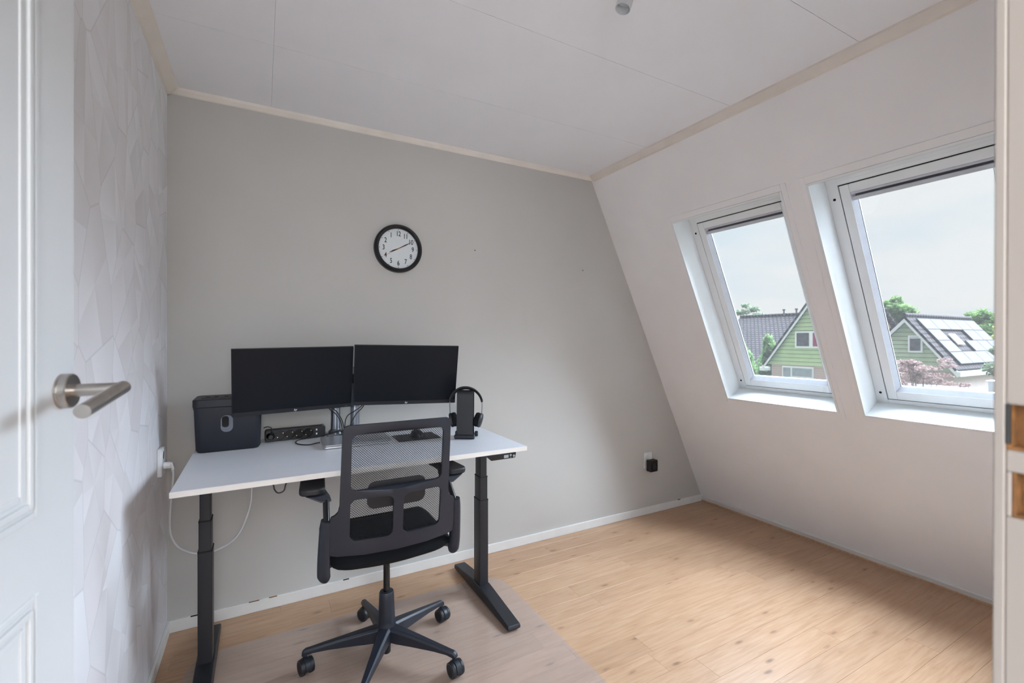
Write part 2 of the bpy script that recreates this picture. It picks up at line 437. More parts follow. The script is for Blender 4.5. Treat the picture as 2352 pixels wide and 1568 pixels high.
# faint board joint and scuffs are too small to build; cover strips beside the windows are parts of the wall
def cover(y0, y1, s0, s1, t=.004, name='cover_strip'):
    q = MB(); q.X = slope_matrix(0); q.box(y0, y1, s0, s1, -t, .001); return q.build(name, 'paint_slope', wr, bevel=.0015)
for (a, c) in (W1, W2):
    cover(c, c + .026, OP_S0 - .02, OP_S1 + .036); cover(a - .027, a, OP_S0 - .045, OP_S1 + .036)
    cover(a, c, OP_S1, OP_S1 + .036)

for u_, v_ in ((1.204, 1.969), (2.068, 1.902)):
    MB().cyl((u_, D - .0015, v_), (u_ + .006, D + .002, v_ + .001), .0045, .003, n=8).build('nail_mark', 'vent_dark', bpy.data.objects['wall_back'], smooth=True)
# baseboards
q = MB().box(XL, XF - .0, D - .012, D, 0, .058); tag(q.build('baseboard_back', 'baseboard_white', bevel=.003), kind='structure')
q = MB().box(XL, XL + .012, Y0, D - .012, 0, .058); tag(q.build('baseboard_left', 'baseboard_white', bevel=.003), kind='structure')
q = MB(); q.X = slope_matrix(0); q.box(Y0 - .3, D - .012, .012, .052, -.014, 0); br_ = q.build('baseboard_right', 'baseboard_white', bevel=.003); tag(br_, kind='structure')
MB().prism([(XF - .030, 0), (XF - .030, .008), (XF - .016, .014), (XF - .004, .014), (XF, 0)], Y0 - .3, D - .012, 'y').build('floor_bead', 'oak', br_)
for x in (.035, -.055, -.30, .40, 3.05):   # chipped paint on the top edge of the back baseboard
    ln = random.uniform(.03, .055)
    MB().box(x, x + ln, D - .0126, D - .006, .0565 - random.uniform(.0, .003), .0582).build('paint_chip', 'raw_wood' if x in (.035, -.055) else 'dark_gap', bpy.data.objects['baseboard_back'])

# ceiling cove strips
tag(MB().prism([(D, H), (D - .020, H), (D - .016, H - .012), (D - .006, H - .026), (D, H - .030)], XL, XT + .02, 'x').build('trim_1', 'cream_trim'), kind='structure')
tag(MB().prism([(XL, H), (XL + .045, H), (XL + .042, H - .008), (XL + .012, H - .042), (XL, H - .045)], Y0, D - .02, 'y').build('trim_2', 'cream_trim'), kind='structure')
tag(MB().prism([(XT + .02, H), (XT - .022, H), (XT - .020, H - .008), (XT + .004, H - .036), (XT + .02, H - .040)], Y0, D - .02, 'y').build('trim_3', 'cream_trim'), kind='structure')

# ------------------------------------------------------------------ roof windows
def ring(b, y0, y1, s0, s1, wl, wr_, wb, wt, n0, n1):
    b.box(y0, y0 + wl, s0, s1, n0, n1); b.box(y1 - wr_, y1, s0, s1, n0, n1)
    b.box(y0 + wl, y1 - wr_, s0, s0 + wb, n0, n1); b.box(y0 + wl, y1 - wr_, s1 - wt, s1, n0, n1)
def roof_window(name, yr):
    yc = (yr[0] + yr[1]) / 2; hw = (yr[1] - yr[0]) / 2; L = OP_S1 - OP_S0
    t = thing(name, kind='structure'); t.matrix_world = slope_matrix(yc, OP_S0)
    # glossy lining boards, each with a thin front bead
    for nm, bx in (('lining_board', (-hw, -hw + .010, 0, L)), ('lining_board', (hw - .010, hw, 0, L)),
                   ('lining_board', (-hw + .010, hw - .010, 0, .010)), ('lining_board', (-hw + .010, hw - .010, L - .010, L))):
        MB().box(*bx, .004, .155).build(nm, 'white_gloss', t)
    q = MB(); ring(q, -hw, hw, 0, L, .0125, .0125, .0125, .0125, -.006, .004); q.build('front_bead', 'white_satin', t, bevel=.002)
    # fixed frame
    q = MB(); ring(q, -hw + .01, hw - .01, .01, L - .01, .052, .052, .024, .060, .150, .200); fr = q.build('frame', 'white_satin', t, bevel=.002)
    for sy in (-1, 1):
        for s in (.075, L - .135):
            MB().lathe([(.0001, .0), (.0065, .0), (.0065, -.0015), (.0045, -.0015), (.0045, .0006), (.0001, .0006)], (sy * (hw - .036), s, .1492), (0, 0, 1), 14).build('screw', 'dark_gap', fr, smooth=True)
    # dark seal gap
    q = MB(); ring(q, -hw + .060, hw - .060, .032, L - .068, .010, .010, .010, .010, .156, .170); q.build('seal', 'dark_gap', t)
    # ventilation flap bar along the top
    q = MB().box(-hw + .062, hw - .062, L - .066, L - .012, .146, .1505); vf = q.build('vent_flap', 'white_satin', t, bevel=.0015)
    for k in range(2): MB().box(-hw + .064, hw - .064, L - .066 + .012 + k * .014, L - .066 + .016 + k * .014, .1445, .1465).build('flap_rib', 'white_satin', vf)
    # sash
    q = MB(); ring(q, -hw + .067, hw - .067, .040, L - .075, .042, .042, .048, .042, .146, .190); sa = q.build('sash', 'white_satin', t, bevel=.0025)
    q = MB(); y0, y1, s0, s1 = -hw + .109, hw - .109, .088, L - .117   # sloping glazing bead
    for (a, b1, c, d) in (((y0, s0), (y1, s0), (y1 - .016, s0 + .020), (y0 + .016, s0 + .020)), ((y0, s1), (y1, s1), (y1 - .016, s1 - .012), (y0 + .016, s1 - .012)),
                         ((y0, s0), (y0, s1), (y0 + .016, s1 - .012), (y0 + .016, s0 + .020)), ((y1, s0), (y1, s1), (y1 - .016, s1 - .012), (y1 - .016, s0 + .020))):
        q.hexa([(*a, .182), (*b1, .182), (*c, .186), (*d, .186)], [(*a, .148), (*b1, .148), (*c, .172), (*d, .172)])
    q.build('glazing_bead', 'sash_grey', sa)
    MB().box(y0 + .004, y1 - .004, s0 + .004, s1 - .004, .176, .182).build('pane', 'pane', t)
    q = MB(); ring(q, y0 + .0135, y1 - .0135, s0 + .0175, s1 - .0095, .004, .004, .003, .004, .1735, .1765); q.build('gasket', 'dark_gap', t)
    # roller blind tucked under the top of the sash
    bl = MB().box(y0 + .001, y1 - .001, s1 - .012, s1 - .001, .149, .172).build('blind_cassette', 'blind_grey', t, bevel=.002)
    MB().box(y0 + .003, y1 - .003, s1 - .024, s1 - .012, .166, .172).build('blind_slot', 'vent_dark', bl)
    MB().box(y0 + .003, y1 - .003, s1 - .044, s1 - .024, .152, .171).build('blind_rail', 'sash_grey', bl, bevel=.003)
    return t
roof_window('window_1', W1)
roof_window('window_2', W2)

# ------------------------------------------------------------------ door and door frame
HX, HY = -.3735, .0585
EX, EY = -.264, .987
LD = math.hypot(EX - HX, EY - HY)
dr = thing('door_1', kind='structure', loc=(HX, HY, 0), rot=(0, 0, math.atan2(EY - HY, EX - HX)))
MB().box(0, LD, 0, .04, .012, 2.10).build('leaf', 'door_white', dr, bevel=.003)
def panel(z0, z1):
    x0, x1 = .10, LD - .103
    for k, (i, d) in enumerate(((0, .003), (.016, .0045), (.032, .002))):
        q = MB(); wv = .010
        for bx in ((x0 + i, x0 + i + wv, z0 + i, z1 - i), (x1 - i - wv, x1 - i, z0 + i, z1 - i), (x0 + i + wv, x1 - i - wv, z0 + i, z0 + i + wv), (x0 + i + wv, x1 - i - wv, z1 - i - wv, z1 - i)):
            q.box(bx[0], bx[1], -d, .002, bx[2], bx[3])
        q.build('moulding', 'door_white', dr, bevel=.002)
panel(1.15, 1.98); panel(.14, 1.045)
dm = Matrix.LocRotScale(dr.location, dr.rotation_euler, None).inverted()
hd = thing('handle'); hd.parent = dr; hd['label'] = 'brushed steel lever handle on a round rose'
L_ = lambda p: dm @ Vector(p)
c0 = Vector((LD - .038, 0, 1.320))
MB().lathe([(.0265, 0), (.0265, -.002), (.0255, -.003), (.0265, -.004), (.0265, -.012), (.025, -.0135), (.0105, -.0135)], c0, (0, 1, 0), 48).build('rose', 'steel', hd, smooth=True)
nc = L_((-.1963, .9405, 1.321)); tip = L_((-.2109, .8164, 1.3024))
ld = (tip - nc).normalized()
MB().cyl(c0 + Vector((0, -.012, 0)), nc, .0098, n=28).build('neck', 'steel', hd, smooth=True)
MB().cyl(nc - ld * .010, tip, .0100, n=28).build('lever', 'steel', hd, smooth=True)

# right jamb of the doorway, lock plates removed
jb = thing('trim_4', kind='structure', loc=(.63, 0, 1.30), rot=(0, R(.7), 0))
b = MB()
zA, zB = -1.30, 1.35
holes = [(-.007, .037), (-.071, -.028)]
b.box(.000, .13, .1595, .1677, zA, zB)
segs = [(zA, holes[1][0]), (holes[1][1], holes[0][0]), (holes[0][1], zB)]
for a, c in segs: b.box(.002, .13, -.06, .1595, a, c)
for h in holes: b.box(.030, .13, -.06, .1595, *h); b.box(.002, .030, -.06, .112, *h)
b.box(.002, .030, .1555, .1595, *holes[1])
b.build('jamb', 'jamb_cream', jb, bevel=.0015)
for h in holes:
    e_ = .0 if h is holes[0] else .004
    MB().box(.022, .0305, .1125, .159 - e_, h[0] + .0005, h[1] - .0005).build('strike_recess', 'raw_wood', jb)
    MB().box(.003, .022, .1565 - e_, .1592 - e_, h[0] + .0003, h[1] - .0003).build('recess_side', 'raw_wood', jb)
    MB().box(.003, .022, .1125, .1565 - e_, h[0] + .0003, h[0] + .003).build('recess_side', 'raw_wood', jb)
MB().box(.0005, .0025, .1555, .1592, holes[0][0] + .006, holes[0][1]).build('strike_edge', 'steel_dark', jb)

# ------------------------------------------------------------------ ceiling spotlight
sp = thing('ceiling_spotlight', 'white tubular spotlight hanging from the white ceiling', 'lamp', (1.03, 1.10, H))
MB().lathe([(.055, 0), (.055, -.016), (.050, -.020), (.0001, -.020)], (0, 0, 0), (0, 0, 1), 36).build('ceiling_rose', 'lamp_white', sp, smooth=True)
MB().cyl((0, 0, -.018), (0, 0, -.045), .006, n=14).build('stem', 'lamp_white', sp, smooth=True)
a0 = Vector((.012, .0, -.040)); a1 = Vector((-.020, .010, -.150)); ax = (a1 - a0)
MB().lathe([(.0001, 0), (.022, 0), (.024, .002), (.0245, ax.length), (.0225, ax.length), (.0215, ax.length - .025), (.0001, ax.length - .025)], a0, ax, 32).build('tube', 'lamp_white', sp, smooth=True)

# ------------------------------------------------------------------ clock
ck = thing('wall_clock', 'round black-rimmed wall clock whose numerals run counterclockwise', 'clock', (.707, D, 1.93))
MB().lathe([(.130, 0), (.1405, -.004), (.1405, -.026), (.137, -.036), (.129, -.040), (.121, -.036), (.116, -.027), (.1155, -.018)], (0, 0, 0), (0, 1, 0), 72, False).build('rim', 'clock_black', ck, smooth=True, ang=50)
face = MB().lathe([(.117, -.006), (.117, -.018), (.0001, -.018)], (0, 0, 0), (0, 1, 0), 64).build('dial', 'clock_face', ck)
q = MB()
q.lathe([(.1135, -.0182), (.1135, -.0187), (.1125, -.0187), (.1125, -.0182)], (0, 0, 0), (0, 1, 0), 64, False); q.lathe([(.1075, -.0182), (.1075, -.0187), (.1068, -.0187), (.1068, -.0182)], (0, 0, 0), (0, 1, 0), 64, False)
q.build('minute_ring', 'sash_grey', face)
for n in range(12):
    num = 12 - n if n else 12; a = R(90 - 30 * n)                     # clockwise position n carries the mirrored hour
    MB().cyl((.1100 * math.cos(a), -.0180, .1100 * math.sin(a)), (.1100 * math.cos(a), -.0189, .1100 * math.sin(a)), .0022, n=10).build('hour_dot', 'clock_ink', face)
    cu = bpy.data.curves.new('numeral', 'FONT'); cu.body = str(num); cu.size = .036; cu.align_x = 'CENTER'; cu.align_y = 'CENTER'; cu.extrude = .0003; cu.offset = .0005; cu.resolution_u = 4
    tmp = bpy.data.objects.new('tmp', cu); col.objects.link(tmp)
    dg = bpy.context.evaluated_depsgraph_get(); me = bpy.data.meshes.new_from_object(tmp.evaluated_get(dg)); bpy.data.objects.remove(tmp)
    me.materials.clear(); me.materials.append(M['clock_ink'])
    o = bpy.data.objects.new('numeral', me); col.objects.link(o); o.parent = face
    o.rotation_euler = (R(90), 0, 0); o.scale = (.80, 1.12, 1); o.location = (.086 * math.cos(a), -.0186, .086 * math.sin(a))
def hand(dx, dz, ln, wd, tail, y, mat, name, leaf=True):
    d = Vector((dx, dz)).normalized(); p = Vector((-d.y, d.x))
    pts = [(-tail, -wd * .35), (ln * .55, -wd), (ln, -.0006), (ln, .0006), (ln * .55, wd), (-tail, wd * .35)] if leaf else [(-tail, -wd), (ln, -wd * .5), (ln, wd * .5), (-tail, wd)]
    MB().prism([tuple(d * a + p * b1) for a, b1 in pts], y, y - .0008, 'y').build(name, mat, ck)
hand(-2.35, -1.10, .060, .0042, .010, -.0205, 'clock_ink', 'hour_hand')
hand(2.85, 1.60, .085, .0034, .012, -.0222, 'clock_ink', 'minute_hand')
hand(-3.25, -1.95, .100, .0009, .040, -.0240, 'clock_red', 'second_hand', False)
MB().cyl((0, -.018, 0), (0, -.0262, 0), .0042, n=16).build('spindle', 'brass', ck, smooth=True)
MB().lathe([(.1165, -.0275), (.1165, -.029), (.0001, -.029), (.0001, -.0275)], (0, 0, 0), (0, 1, 0), 48).build('glass_cover', 'clear_cover', ck)

# ------------------------------------------------------------------ sockets on the walls
def schuko(t, cx, cz, y, r, mat, dark, parent=None, roty=0):
    q = MB().lathe([(r * 1.12, 0), (r * 1.12, -.0015), (r, -.0015), (r * .96, .009), (.0001, .009)], (cx, y, cz), (0, 1, 0), 28); s_ = q.build('socket_cup', mat, t, smooth=True)
    for a in (-1, 1):
        dx, dz = math.cos(roty) * a * r * .48, math.sin(roty) * a * r * .48
        MB().cyl((cx + dx, y + .0088, cz + dz), (cx + dx, y + .0075, cz + dz), r * .14, n=10).build('pin_hole', dark, s_)
    return s_
ws = thing('wall_socket', 'white double wall socket on the plain back wall with a black adapter in it', 'socket', (2.715, D, .43))
MB().box(-.041, .041, -.010, 0, -.062, .060).build('plate', 'plastic_white', ws, bevel=.003)
schuko(ws, .0, .026, -.0105, .021, 'plastic_white', 'dark_gap'); MB().cyl((0, -.0018, .015), (0, -.003, .015), .003, n=10).build('earth_pin', 'dark_gap', ws)
schuko(ws, .0, -.032, -.0105, .021, 'plastic_white', 'dark_gap')
ad = thing('plug_adapter', 'small black square plug adapter in the wall socket by the window', 'adapter', (2.715, D - .010, .398))
MB().cyl((0, 0, 0), (0, -.020, 0), .017, n=24).build('plug', 'dark_plastic', ad, smooth=True)
MB().prism(rrect(-.042, .042, -.046, .046, .010), -.020, -.062, 'y').build('body', 'dark_plastic', ad, bevel=.003)
MB().lathe([(.028, -.0620), (.028, -.0645), (.025, -.0645), (.024, -.0625), (.0001, -.0625)], (.004, 0, 0), (0, 1, 0), 32).build('ring', 'gloss_black', ad, smooth=True)

ls = thing('wall_socket', 'white socket on the patterned wallpaper beside the desk, white plug in it', 'socket', (XL, 2.49, .862))
MB().box(0, .018, -.040, .040, -.058, .062).build('plate', 'plastic_white', ls, bevel=.005, seg=3)
MB().lathe([(.024, .018), (.024, .0195), (.020, .0195), (.0195, .010), (.0001, .010)], (0, 0, .030), (1, 0, 0), 28).build('socket_cup', 'plastic_white', ls, smooth=True)
pc = thing('power_cable', 'white power cable with angled plug hanging below the desk', 'cable', (XL + .018, 2.49, .845))
q = MB(); q.cyl((0, 0, 0), (.028, 0, .002), .016, .014, n=20)
q.hexa([(.014, -.012, -.012), (.040, -.010, -.012), (.040, .010, -.012), (.014, .012, -.012)], [(.014, -.012, .014), (.034, -.010, .012), (.034, .010, .012), (.014, .012, .014)])
q.build('plug', 'plastic_white', pc, bevel=.003)
MB().lathe([(.0075, 0), (.007, .008), (.0062, .009), (.0068, .010), (.0068, .014), (.006, .015), (.0062, .016), (.0058, .022), (.0040, .030)], (.032, 0, -.008), (.15, -.25, -1), 14).build('strain_relief', 'plastic_white', pc, smooth=True)
org = Vector((XL + .018, 2.49, .845))
wp = [(-.3385, 2.483, .826), (-.339, 2.478, .79), (-.346, 2.47, .694), (-.350, 2.47, .600), (-.343, 2.47, .531), (-.311, 2.47, .476), (-.248, 2.47, .440), (-.174, 2.47, .442), (-.097, 2.47, .489), (-.050, 2.47, .602), (-.039, 2.47, .698), (-.045, 2.47, .790), (-.05, 2.47, .864)]
MB().tube([Vector(p) - org for p in wp], .0042, 10, 6).build('cord', 'cable_white', pc, smooth=True, ang=80)

# ------------------------------------------------------------------ chair mat
poly = rrect(-.285, 1.235, 1.12, 2.44, .14, 10)
tag(MB().prism(poly, .0003, .0022).build('chair_mat', 'mat_plastic'), 'clear plastic chair mat with rounded corners lying on the oak floor', 'mat')
MZ = .0022

# ------------------------------------------------------------------ desk
ZD = .885
dk = thing('desk', 'white sit-stand desk with black telescopic legs in front of the back wall', 'desk', (.425, 2.29, 0))
X0, X1, YA, YB = -.695, .695, -.393, .400
q = MB().box(X0, X1, YA, YB, ZD - .021, ZD); top = q.build('tabletop', 'desk_white', dk, bevel=.0015)
MB().box(X0 - .0006, X1 + .0006, YA - .0008, YA + .0004, ZD - .0205, ZD - .0012).build('edge_band', 'desk_edge', top)
MB().box(-.60, .62, -.015, .025, ZD - .061, ZD - .023).build('crossbar', 'black_metal', dk, bevel=.002)
for sx in (-.628, .637):
    s = 1 if sx > 0 else -1
    MB().box(sx - .025, sx + .025, -.32, .36, ZD - .036, ZD - .022).build('top_bracket', 'black_metal', dk, bevel=.002)
    lg = MB().prism(rrect(sx - .0255, sx + .0255, -.035, .045, .004, 3), .045, .525).build('leg_column', 'black_metal', dk, smooth=True)
    MB().prism(rrect(sx - .0225, sx + .0225, -.032, .042, .004, 3), .52, .650).build('middle_stage', 'black_metal', lg, smooth=True)
    MB().prism(rrect(sx - .0195, sx + .0195, -.029, .039, .004, 3), .645, ZD - .035).build('inner_stage', 'black_metal', lg, smooth=True)
    MB().prism(rrect(sx - .0262, sx + .0262, -.0357, .0457, .004, 3), .521, .5262).build('stage_lip', 'dark_gap', lg)
    MB().prism(rrect(sx - .0232, sx + .0232, -.0327, .0427, .004, 3), .646, .6512).build('stage_lip', 'dark_gap', lg)
    q = MB(); wF = .034
    prof = [(-.372, .008), (-.378, .016), (-.372, .030), (-.045, .066), (.055, .066), (.315, .034), (.322, .018), (.316, .008)]
    q.add([(sx - wF, y, z) for y, z in prof] + [(sx + wF, y, z) for y, z in prof], [tuple(range(7, -1, -1)), tuple(range(8, 16))] + [(i, (i + 1) % 8, 8 + (i + 1) % 8, 8 + i) for i in range(8)])
    ft = q.build('foot', 'black_metal', dk, bevel=.006, seg=3)
    for y in (-.345, .29): MB().cyl((sx, y, MZ + .0002 if y < .15 else .0005), (sx, y, .012), .018, n=18).build('levelling_pad', 'dark_plastic', ft)
pn = MB()
pn.hexa([(.508, YA + .006, ZD - .050), (.634, YA + .006, ZD - .050), (.634, YA + .09, ZD - .040), (.508, YA + .09, ZD - .040)], [(.490, YA - .002, ZD - .0225), (.636, YA - .002, ZD - .0225), (.636, YA + .09, ZD - .0225), (.490, YA + .09, ZD - .0225)])
pn = pn.build('control_panel', 'dark_plastic', dk, bevel=.002)
def onpan(x, z, r=None, sz=None, mat='display', name='button'):
    y = YA + .0055 - (z - (ZD - .050)) / .0275 * .008 - .0018
    if r: MB().cyl((x, y - .0006, z), (x, y + .0025, z), r, n=16).build(name, mat, pn, smooth=True)
    else: MB().box(x - sz[0], x + sz[0], y - .0004, y + .0025, z - sz[1], z + sz[1]).build(name, mat, pn)
onpan(.583, ZD - .036, None, (.012, .007), 'display', 'display')
onpan(.606, ZD - .032, .0048); onpan(.624, ZD - .037, .0052); onpan(.608, ZD - .044, .002); onpan(.625, ZD - .045, .002)
# black cable loop clipped under the tabletop
tag(MB().tube([(.030, 1.965, ZD - .022), (.040, 1.955, .848), (.044, 1.95, .831), (.056, 1.95, .816), (.075, 1.95, .821), (.082, 1.955, .842), (.092, 1.965, ZD - .022)], .0026, 8, 5).build('cable_loop', 'cable_black', smooth=True, ang=80), 'short black cable loop hanging under the tabletop edge', 'cable')

# ------------------------------------------------------------------ monitors on pole arms
def monitor(loc, yaw, tilt, roll, label):
    t = thing('monitor', label, 'monitor'); 
    cy, sy = math.cos(yaw), math.sin(yaw)
    ex = Vector((cy, sy, 0)); n_ = Vector((-sy, cy, 0)); ez = math.cos(tilt) * Vector((0, 0, 1)) + math.sin(tilt) * n_
    e1 = math.cos(roll) * ex + math.sin(roll) * ez; e3 = -math.sin(roll) * ex + math.cos(roll) * ez; e2 = e3.cross(e1)
    m = Matrix((e1, e2, e3)).transposed().to_4x4(); m.translation = loc; t.matrix_world = m
    hw, hh = .2625, .1594
    MB().box(-hw, hw, .0, .012, -hh, hh).build('bezel', 'monitor_black', t, bevel=.0015)
    MB().hexa([(-hw + .02, .012, -hh + .02), (hw - .02, .012, -hh + .02), (hw - .02, .012, hh - .02), (-hw + .02, .012, hh - .02)],
              [(-hw + .10, .036, -hh + .06), (hw - .10, .036, -hh + .06), (hw - .10, .036, hh - .05), (-hw + .10, .036, hh - .05)]).build('rear_shell', 'monitor_black', t, bevel=.003)
    MB().box(-hw + .0025, hw - .0025, -.0012, .002, -hh + .020, hh - .002).build('screen', 'screen', t)
    ch = MB().box(-hw + .0005, hw - .0005, -.0022, .002, -hh + .0005, -hh + .0185).build('chin', 'chin', t, bevel=.0006)
    lg = MB(); zc = -hh + .0095                                           # four slanted strokes of the maker's mark
    def stroke(x0, z0, x1, z1, w_=.0011): lg.prism([(x0 - w_, z0), (x0 + w_, z0), (x1 + w_, z1), (x1 - w_, z1)], -.0026, -.0020, 'y')
    stroke(-.0060, zc - .0032, -.0026, zc + .0060); stroke(-.0042, zc + .0016, -.0010, zc + .0016 + .0012, .0010); stroke(-.0028, zc - .0032, -.0008, zc + .0026)
    stroke(.0002, zc - .0068, .0036, zc + .0030); stroke(.0036, zc + .0014, .0058, zc + .0030, .0010); stroke(.0046, zc - .0030, .0064, zc + .0024); stroke(.0020, zc - .0032, .0046, zc - .0018, .0010)
    lg.build('logo', 'logo_white', ch)
    MB().cyl((hw - .026, -.0026, zc - .001), (hw - .026, -.002, zc - .001), .0011, n=8).build('power_light', 'logo_white', ch)
    return t, m
mA, mmA = monitor(Vector((.1450, 2.4148, 1.2031)), .069, -.233, .0154, 'black monitor beside the box, turned slightly, standing on the desk')
mB_, mmB = monitor(Vector((.6672, 2.3558, 1.2105)), -.1765, -.2413, -.0177, 'black monitor beside the headphone stand, turned towards its twin')
def arm(x, y, mm, label):
    t = thing('monitor_stand', label, 'monitor stand', (x, y, ZD))
    MB().prism(rrect(-.048, .048, -.045, .045, .012), 0, .012).build('base_plate', 'chrome', t, bevel=.002)
    MB().lathe([(.036, .012), (.036, .022), (.026, .030), (.0245, .034)], n=30).build('collar', 'chrome', t, smooth=True)
    MB().lathe([(.0235, .030), (.0235, .36), (.021, .364), (.0001, .364)], n=30).build('pole', 'chrome', t, smooth=True)
    for z in (.145, .150): MB().lathe([(.0237, z), (.0240, z + .0012), (.0237, z + .0024)], n=30, cap=False).build('pole_seam', 'steel_dark', t, smooth=True)
    tgt = mm @ Vector((0, .036, 0)) - Vector((x, y, ZD)); zz = .300
    MB().lathe([(.034, zz - .025), (.034, zz + .025)], n=24).build('clamp', 'steel_dark', t, smooth=True)
    d = tgt - Vector((0, 0, zz)); k = Vector((d.x * .97, d.y * .5 + .012, zz))
    MB().tube([(0, 0, zz), k, tgt + (k - tgt) * .10], .013, 12, 1).build('arm', 'steel_dark', t, smooth=True, ang=60)
    nrm = (mm.to_3x3() @ Vector((0, 1, 0))).normalized(); ctr = tgt
    MB().cyl(ctr + nrm * .0005, ctr + nrm * .012, .045, n=24).build('mount_plate', 'steel_dark', t, smooth=True)
    return t
arm(.350, 2.615, mmA, 'chrome pole stand holding the monitor beside the box')
arm(.450, 2.615, mmB, 'chrome pole stand holding the monitor beside the headphones')
CL = [[(.300, 2.510, 1.085), (.306, 2.512, 1.044), (.338, 2.512, 1.012), (.361, 2.508, .973), (.370, 2.502, .922), (.378, 2.500, ZD + .003), (.420, 2.505, ZD + .003)],
      [(.316, 2.516, 1.090), (.322, 2.518, 1.046), (.345, 2.518, 1.020), (.369, 2.514, .975), (.380, 2.512, .925), (.392, 2.514, ZD + .003), (.430, 2.520, ZD + .003)],
      [(.475, 2.505, 1.090), (.468, 2.500, 1.051), (.430, 2.496, 1.024), (.392, 2.494, 1.000), (.379, 2.490, .956), (.384, 2.486, ZD + .003), (.425, 2.480, ZD + .003)],
      [(.480, 2.500, 1.085), (.472, 2.494, 1.046), (.437, 2.484, 1.012), (.413, 2.480, .975), (.397, 2.478, .932), (.398, 2.474, ZD + .003), (.435, 2.468, ZD + .003)]]
for i, c in enumerate(CL):
    lab = 'black cable curving down from the monitor beside the box' if i < 2 else 'black cable curving down from the monitor beside the headphones'
    tag(MB().tube(c, .0026, 8, 6).build('monitor_cable', 'cable_black', smooth=True, ang=80), lab, 'cable', 'cables of the monitor beside the box' if i < 2 else 'cables of the monitor beside the headphones')

# ------------------------------------------------------------------ things on the desk
bx = thing('storage_box', 'dark navy plastic box with lid and oval opening, on the desk', 'box', (-.132, 2.562, ZD))
q = MB(); a0 = rrect(-.128, .128, -.090, .090, .026, 6); a1 = rrect(-.135, .135, -.095, .095, .026, 6); a00 = rrect(-.120, .120, -.083, .083, .024, 6)
n = len(a0); q.add([(x, y, 0) for x, y in a00] + [(x, y, .012) for x, y in a0] + [(x, y, .205) for x, y in a1], [tuple(range(n - 1, -1, -1)), tuple(range(2 * n, 3 * n))] + [(k * n + i, k * n + (i + 1) % n, (k + 1) * n + (i + 1) % n, (k + 1) * n + i) for k in range(2) for i in range(n)])
q.build('body', 'box_navy', bx, smooth=True, ang=50)
lid = MB().prism(rrect(-.139, .139, -.099, .099, .028), .203, .242).build('lid', 'box_navy', bx, bevel=.006, seg=3)
MB().prism(rrect(-.110, .120, -.055, .060, .02), .2425, .2440).build('lid_panel', 'dark_plastic', lid)
for x in (-.085, -.052, -.012): MB().cyl((x, -.010, .2440), (x, -.010, .2465), .008, n=14).build('knob', 'gloss_black', lid, smooth=True)
MB().box(-.136, -.128, -.080, .080, .195, .215).build('side_grip', 'dark_plastic', bx, bevel=.003)
q = MB(); q.X = Matrix.Translation((-.006, -.0945, .128)); q.prism(rrect(-.024, .024, -.038, .038, .022, 8), -.0035, .003, 'y'); hb = q.build('opening_rim', 'strip_grey', bx, smooth=True)
q = MB(); q.X = Matrix.Translation((-.011, -.0945, .136)); q.prism(rrect(-.014, .013, -.024, .026, .011, 6), -.0042, -.0030, 'y'); q.build('opening', 'dark_gap', hb)

ps = thing('power_strip', 'black power strip with five round sockets and two usb ports on the desk', 'power strip', (.156, 2.605, ZD), (0, 0, R(2.5)))
MB().prism(rrect(-.1405, .1405, 0, .060, .012), -.016, .026, 'y').build('body', 'dark_plastic', ps, bevel=.004)
MB().prism(rrect(.119, .1418, -.001, .061, .012), -.0145, .0265, 'y').build('end_cap', 'strip_grey', ps, bevel=.003)
for k in range(5):
    cx = -.116 + k * .0435
    s_ = MB().lathe([(.0228, -.0162), (.0228, -.0185), (.0205, -.0185), (.0195, -.0170), (.0001, -.0168)], (cx, 0, .030), (0, 1, 0), 28).build('socket', 'gloss_black', ps, smooth=True)
    if k:
        for a in (-1, 1): MB().cyl((cx + a * .0125, -.0168, .030 + a * .010), (cx + a * .0125, -.0190, .030 + a * .010), .0026, n=10).build('contact', 'brass', s_, smooth=True)
    else: MB().cyl((cx - .0135, -.0168, .020), (cx - .0135, -.0190, .020), .0026, n=10).build('contact', 'brass', s_)
for z in (.020, .041): MB().box(.094, .101, -.0168, -.0155, z - .0045, z + .0045).build('usb_port', 'plastic_white', ps)
pg = thing('plug', 'black plug with thin cord in the end socket of the power strip', 'plug', (.040, 2.5825, .915), (0, 0, R(2.5)))
MB().lathe([(.0185, .002), (.0185, -.010), (.011, -.020), (.010, -.030), (.0001, -.030)], (0, 0, 0), (0, 1, 0), 24).build('plug_body', 'gloss_black', pg, smooth=True)
MB().tube([(.0, -.024, .006), (.005, -.030, .020), (.003, -.030, .045), (-.012, -.026, .052), (-.024, -.022, .050), (-.029, -.012, .046)], .0024, 8, 6).build('cord', 'cable_black', pg, smooth=True, ang=80)

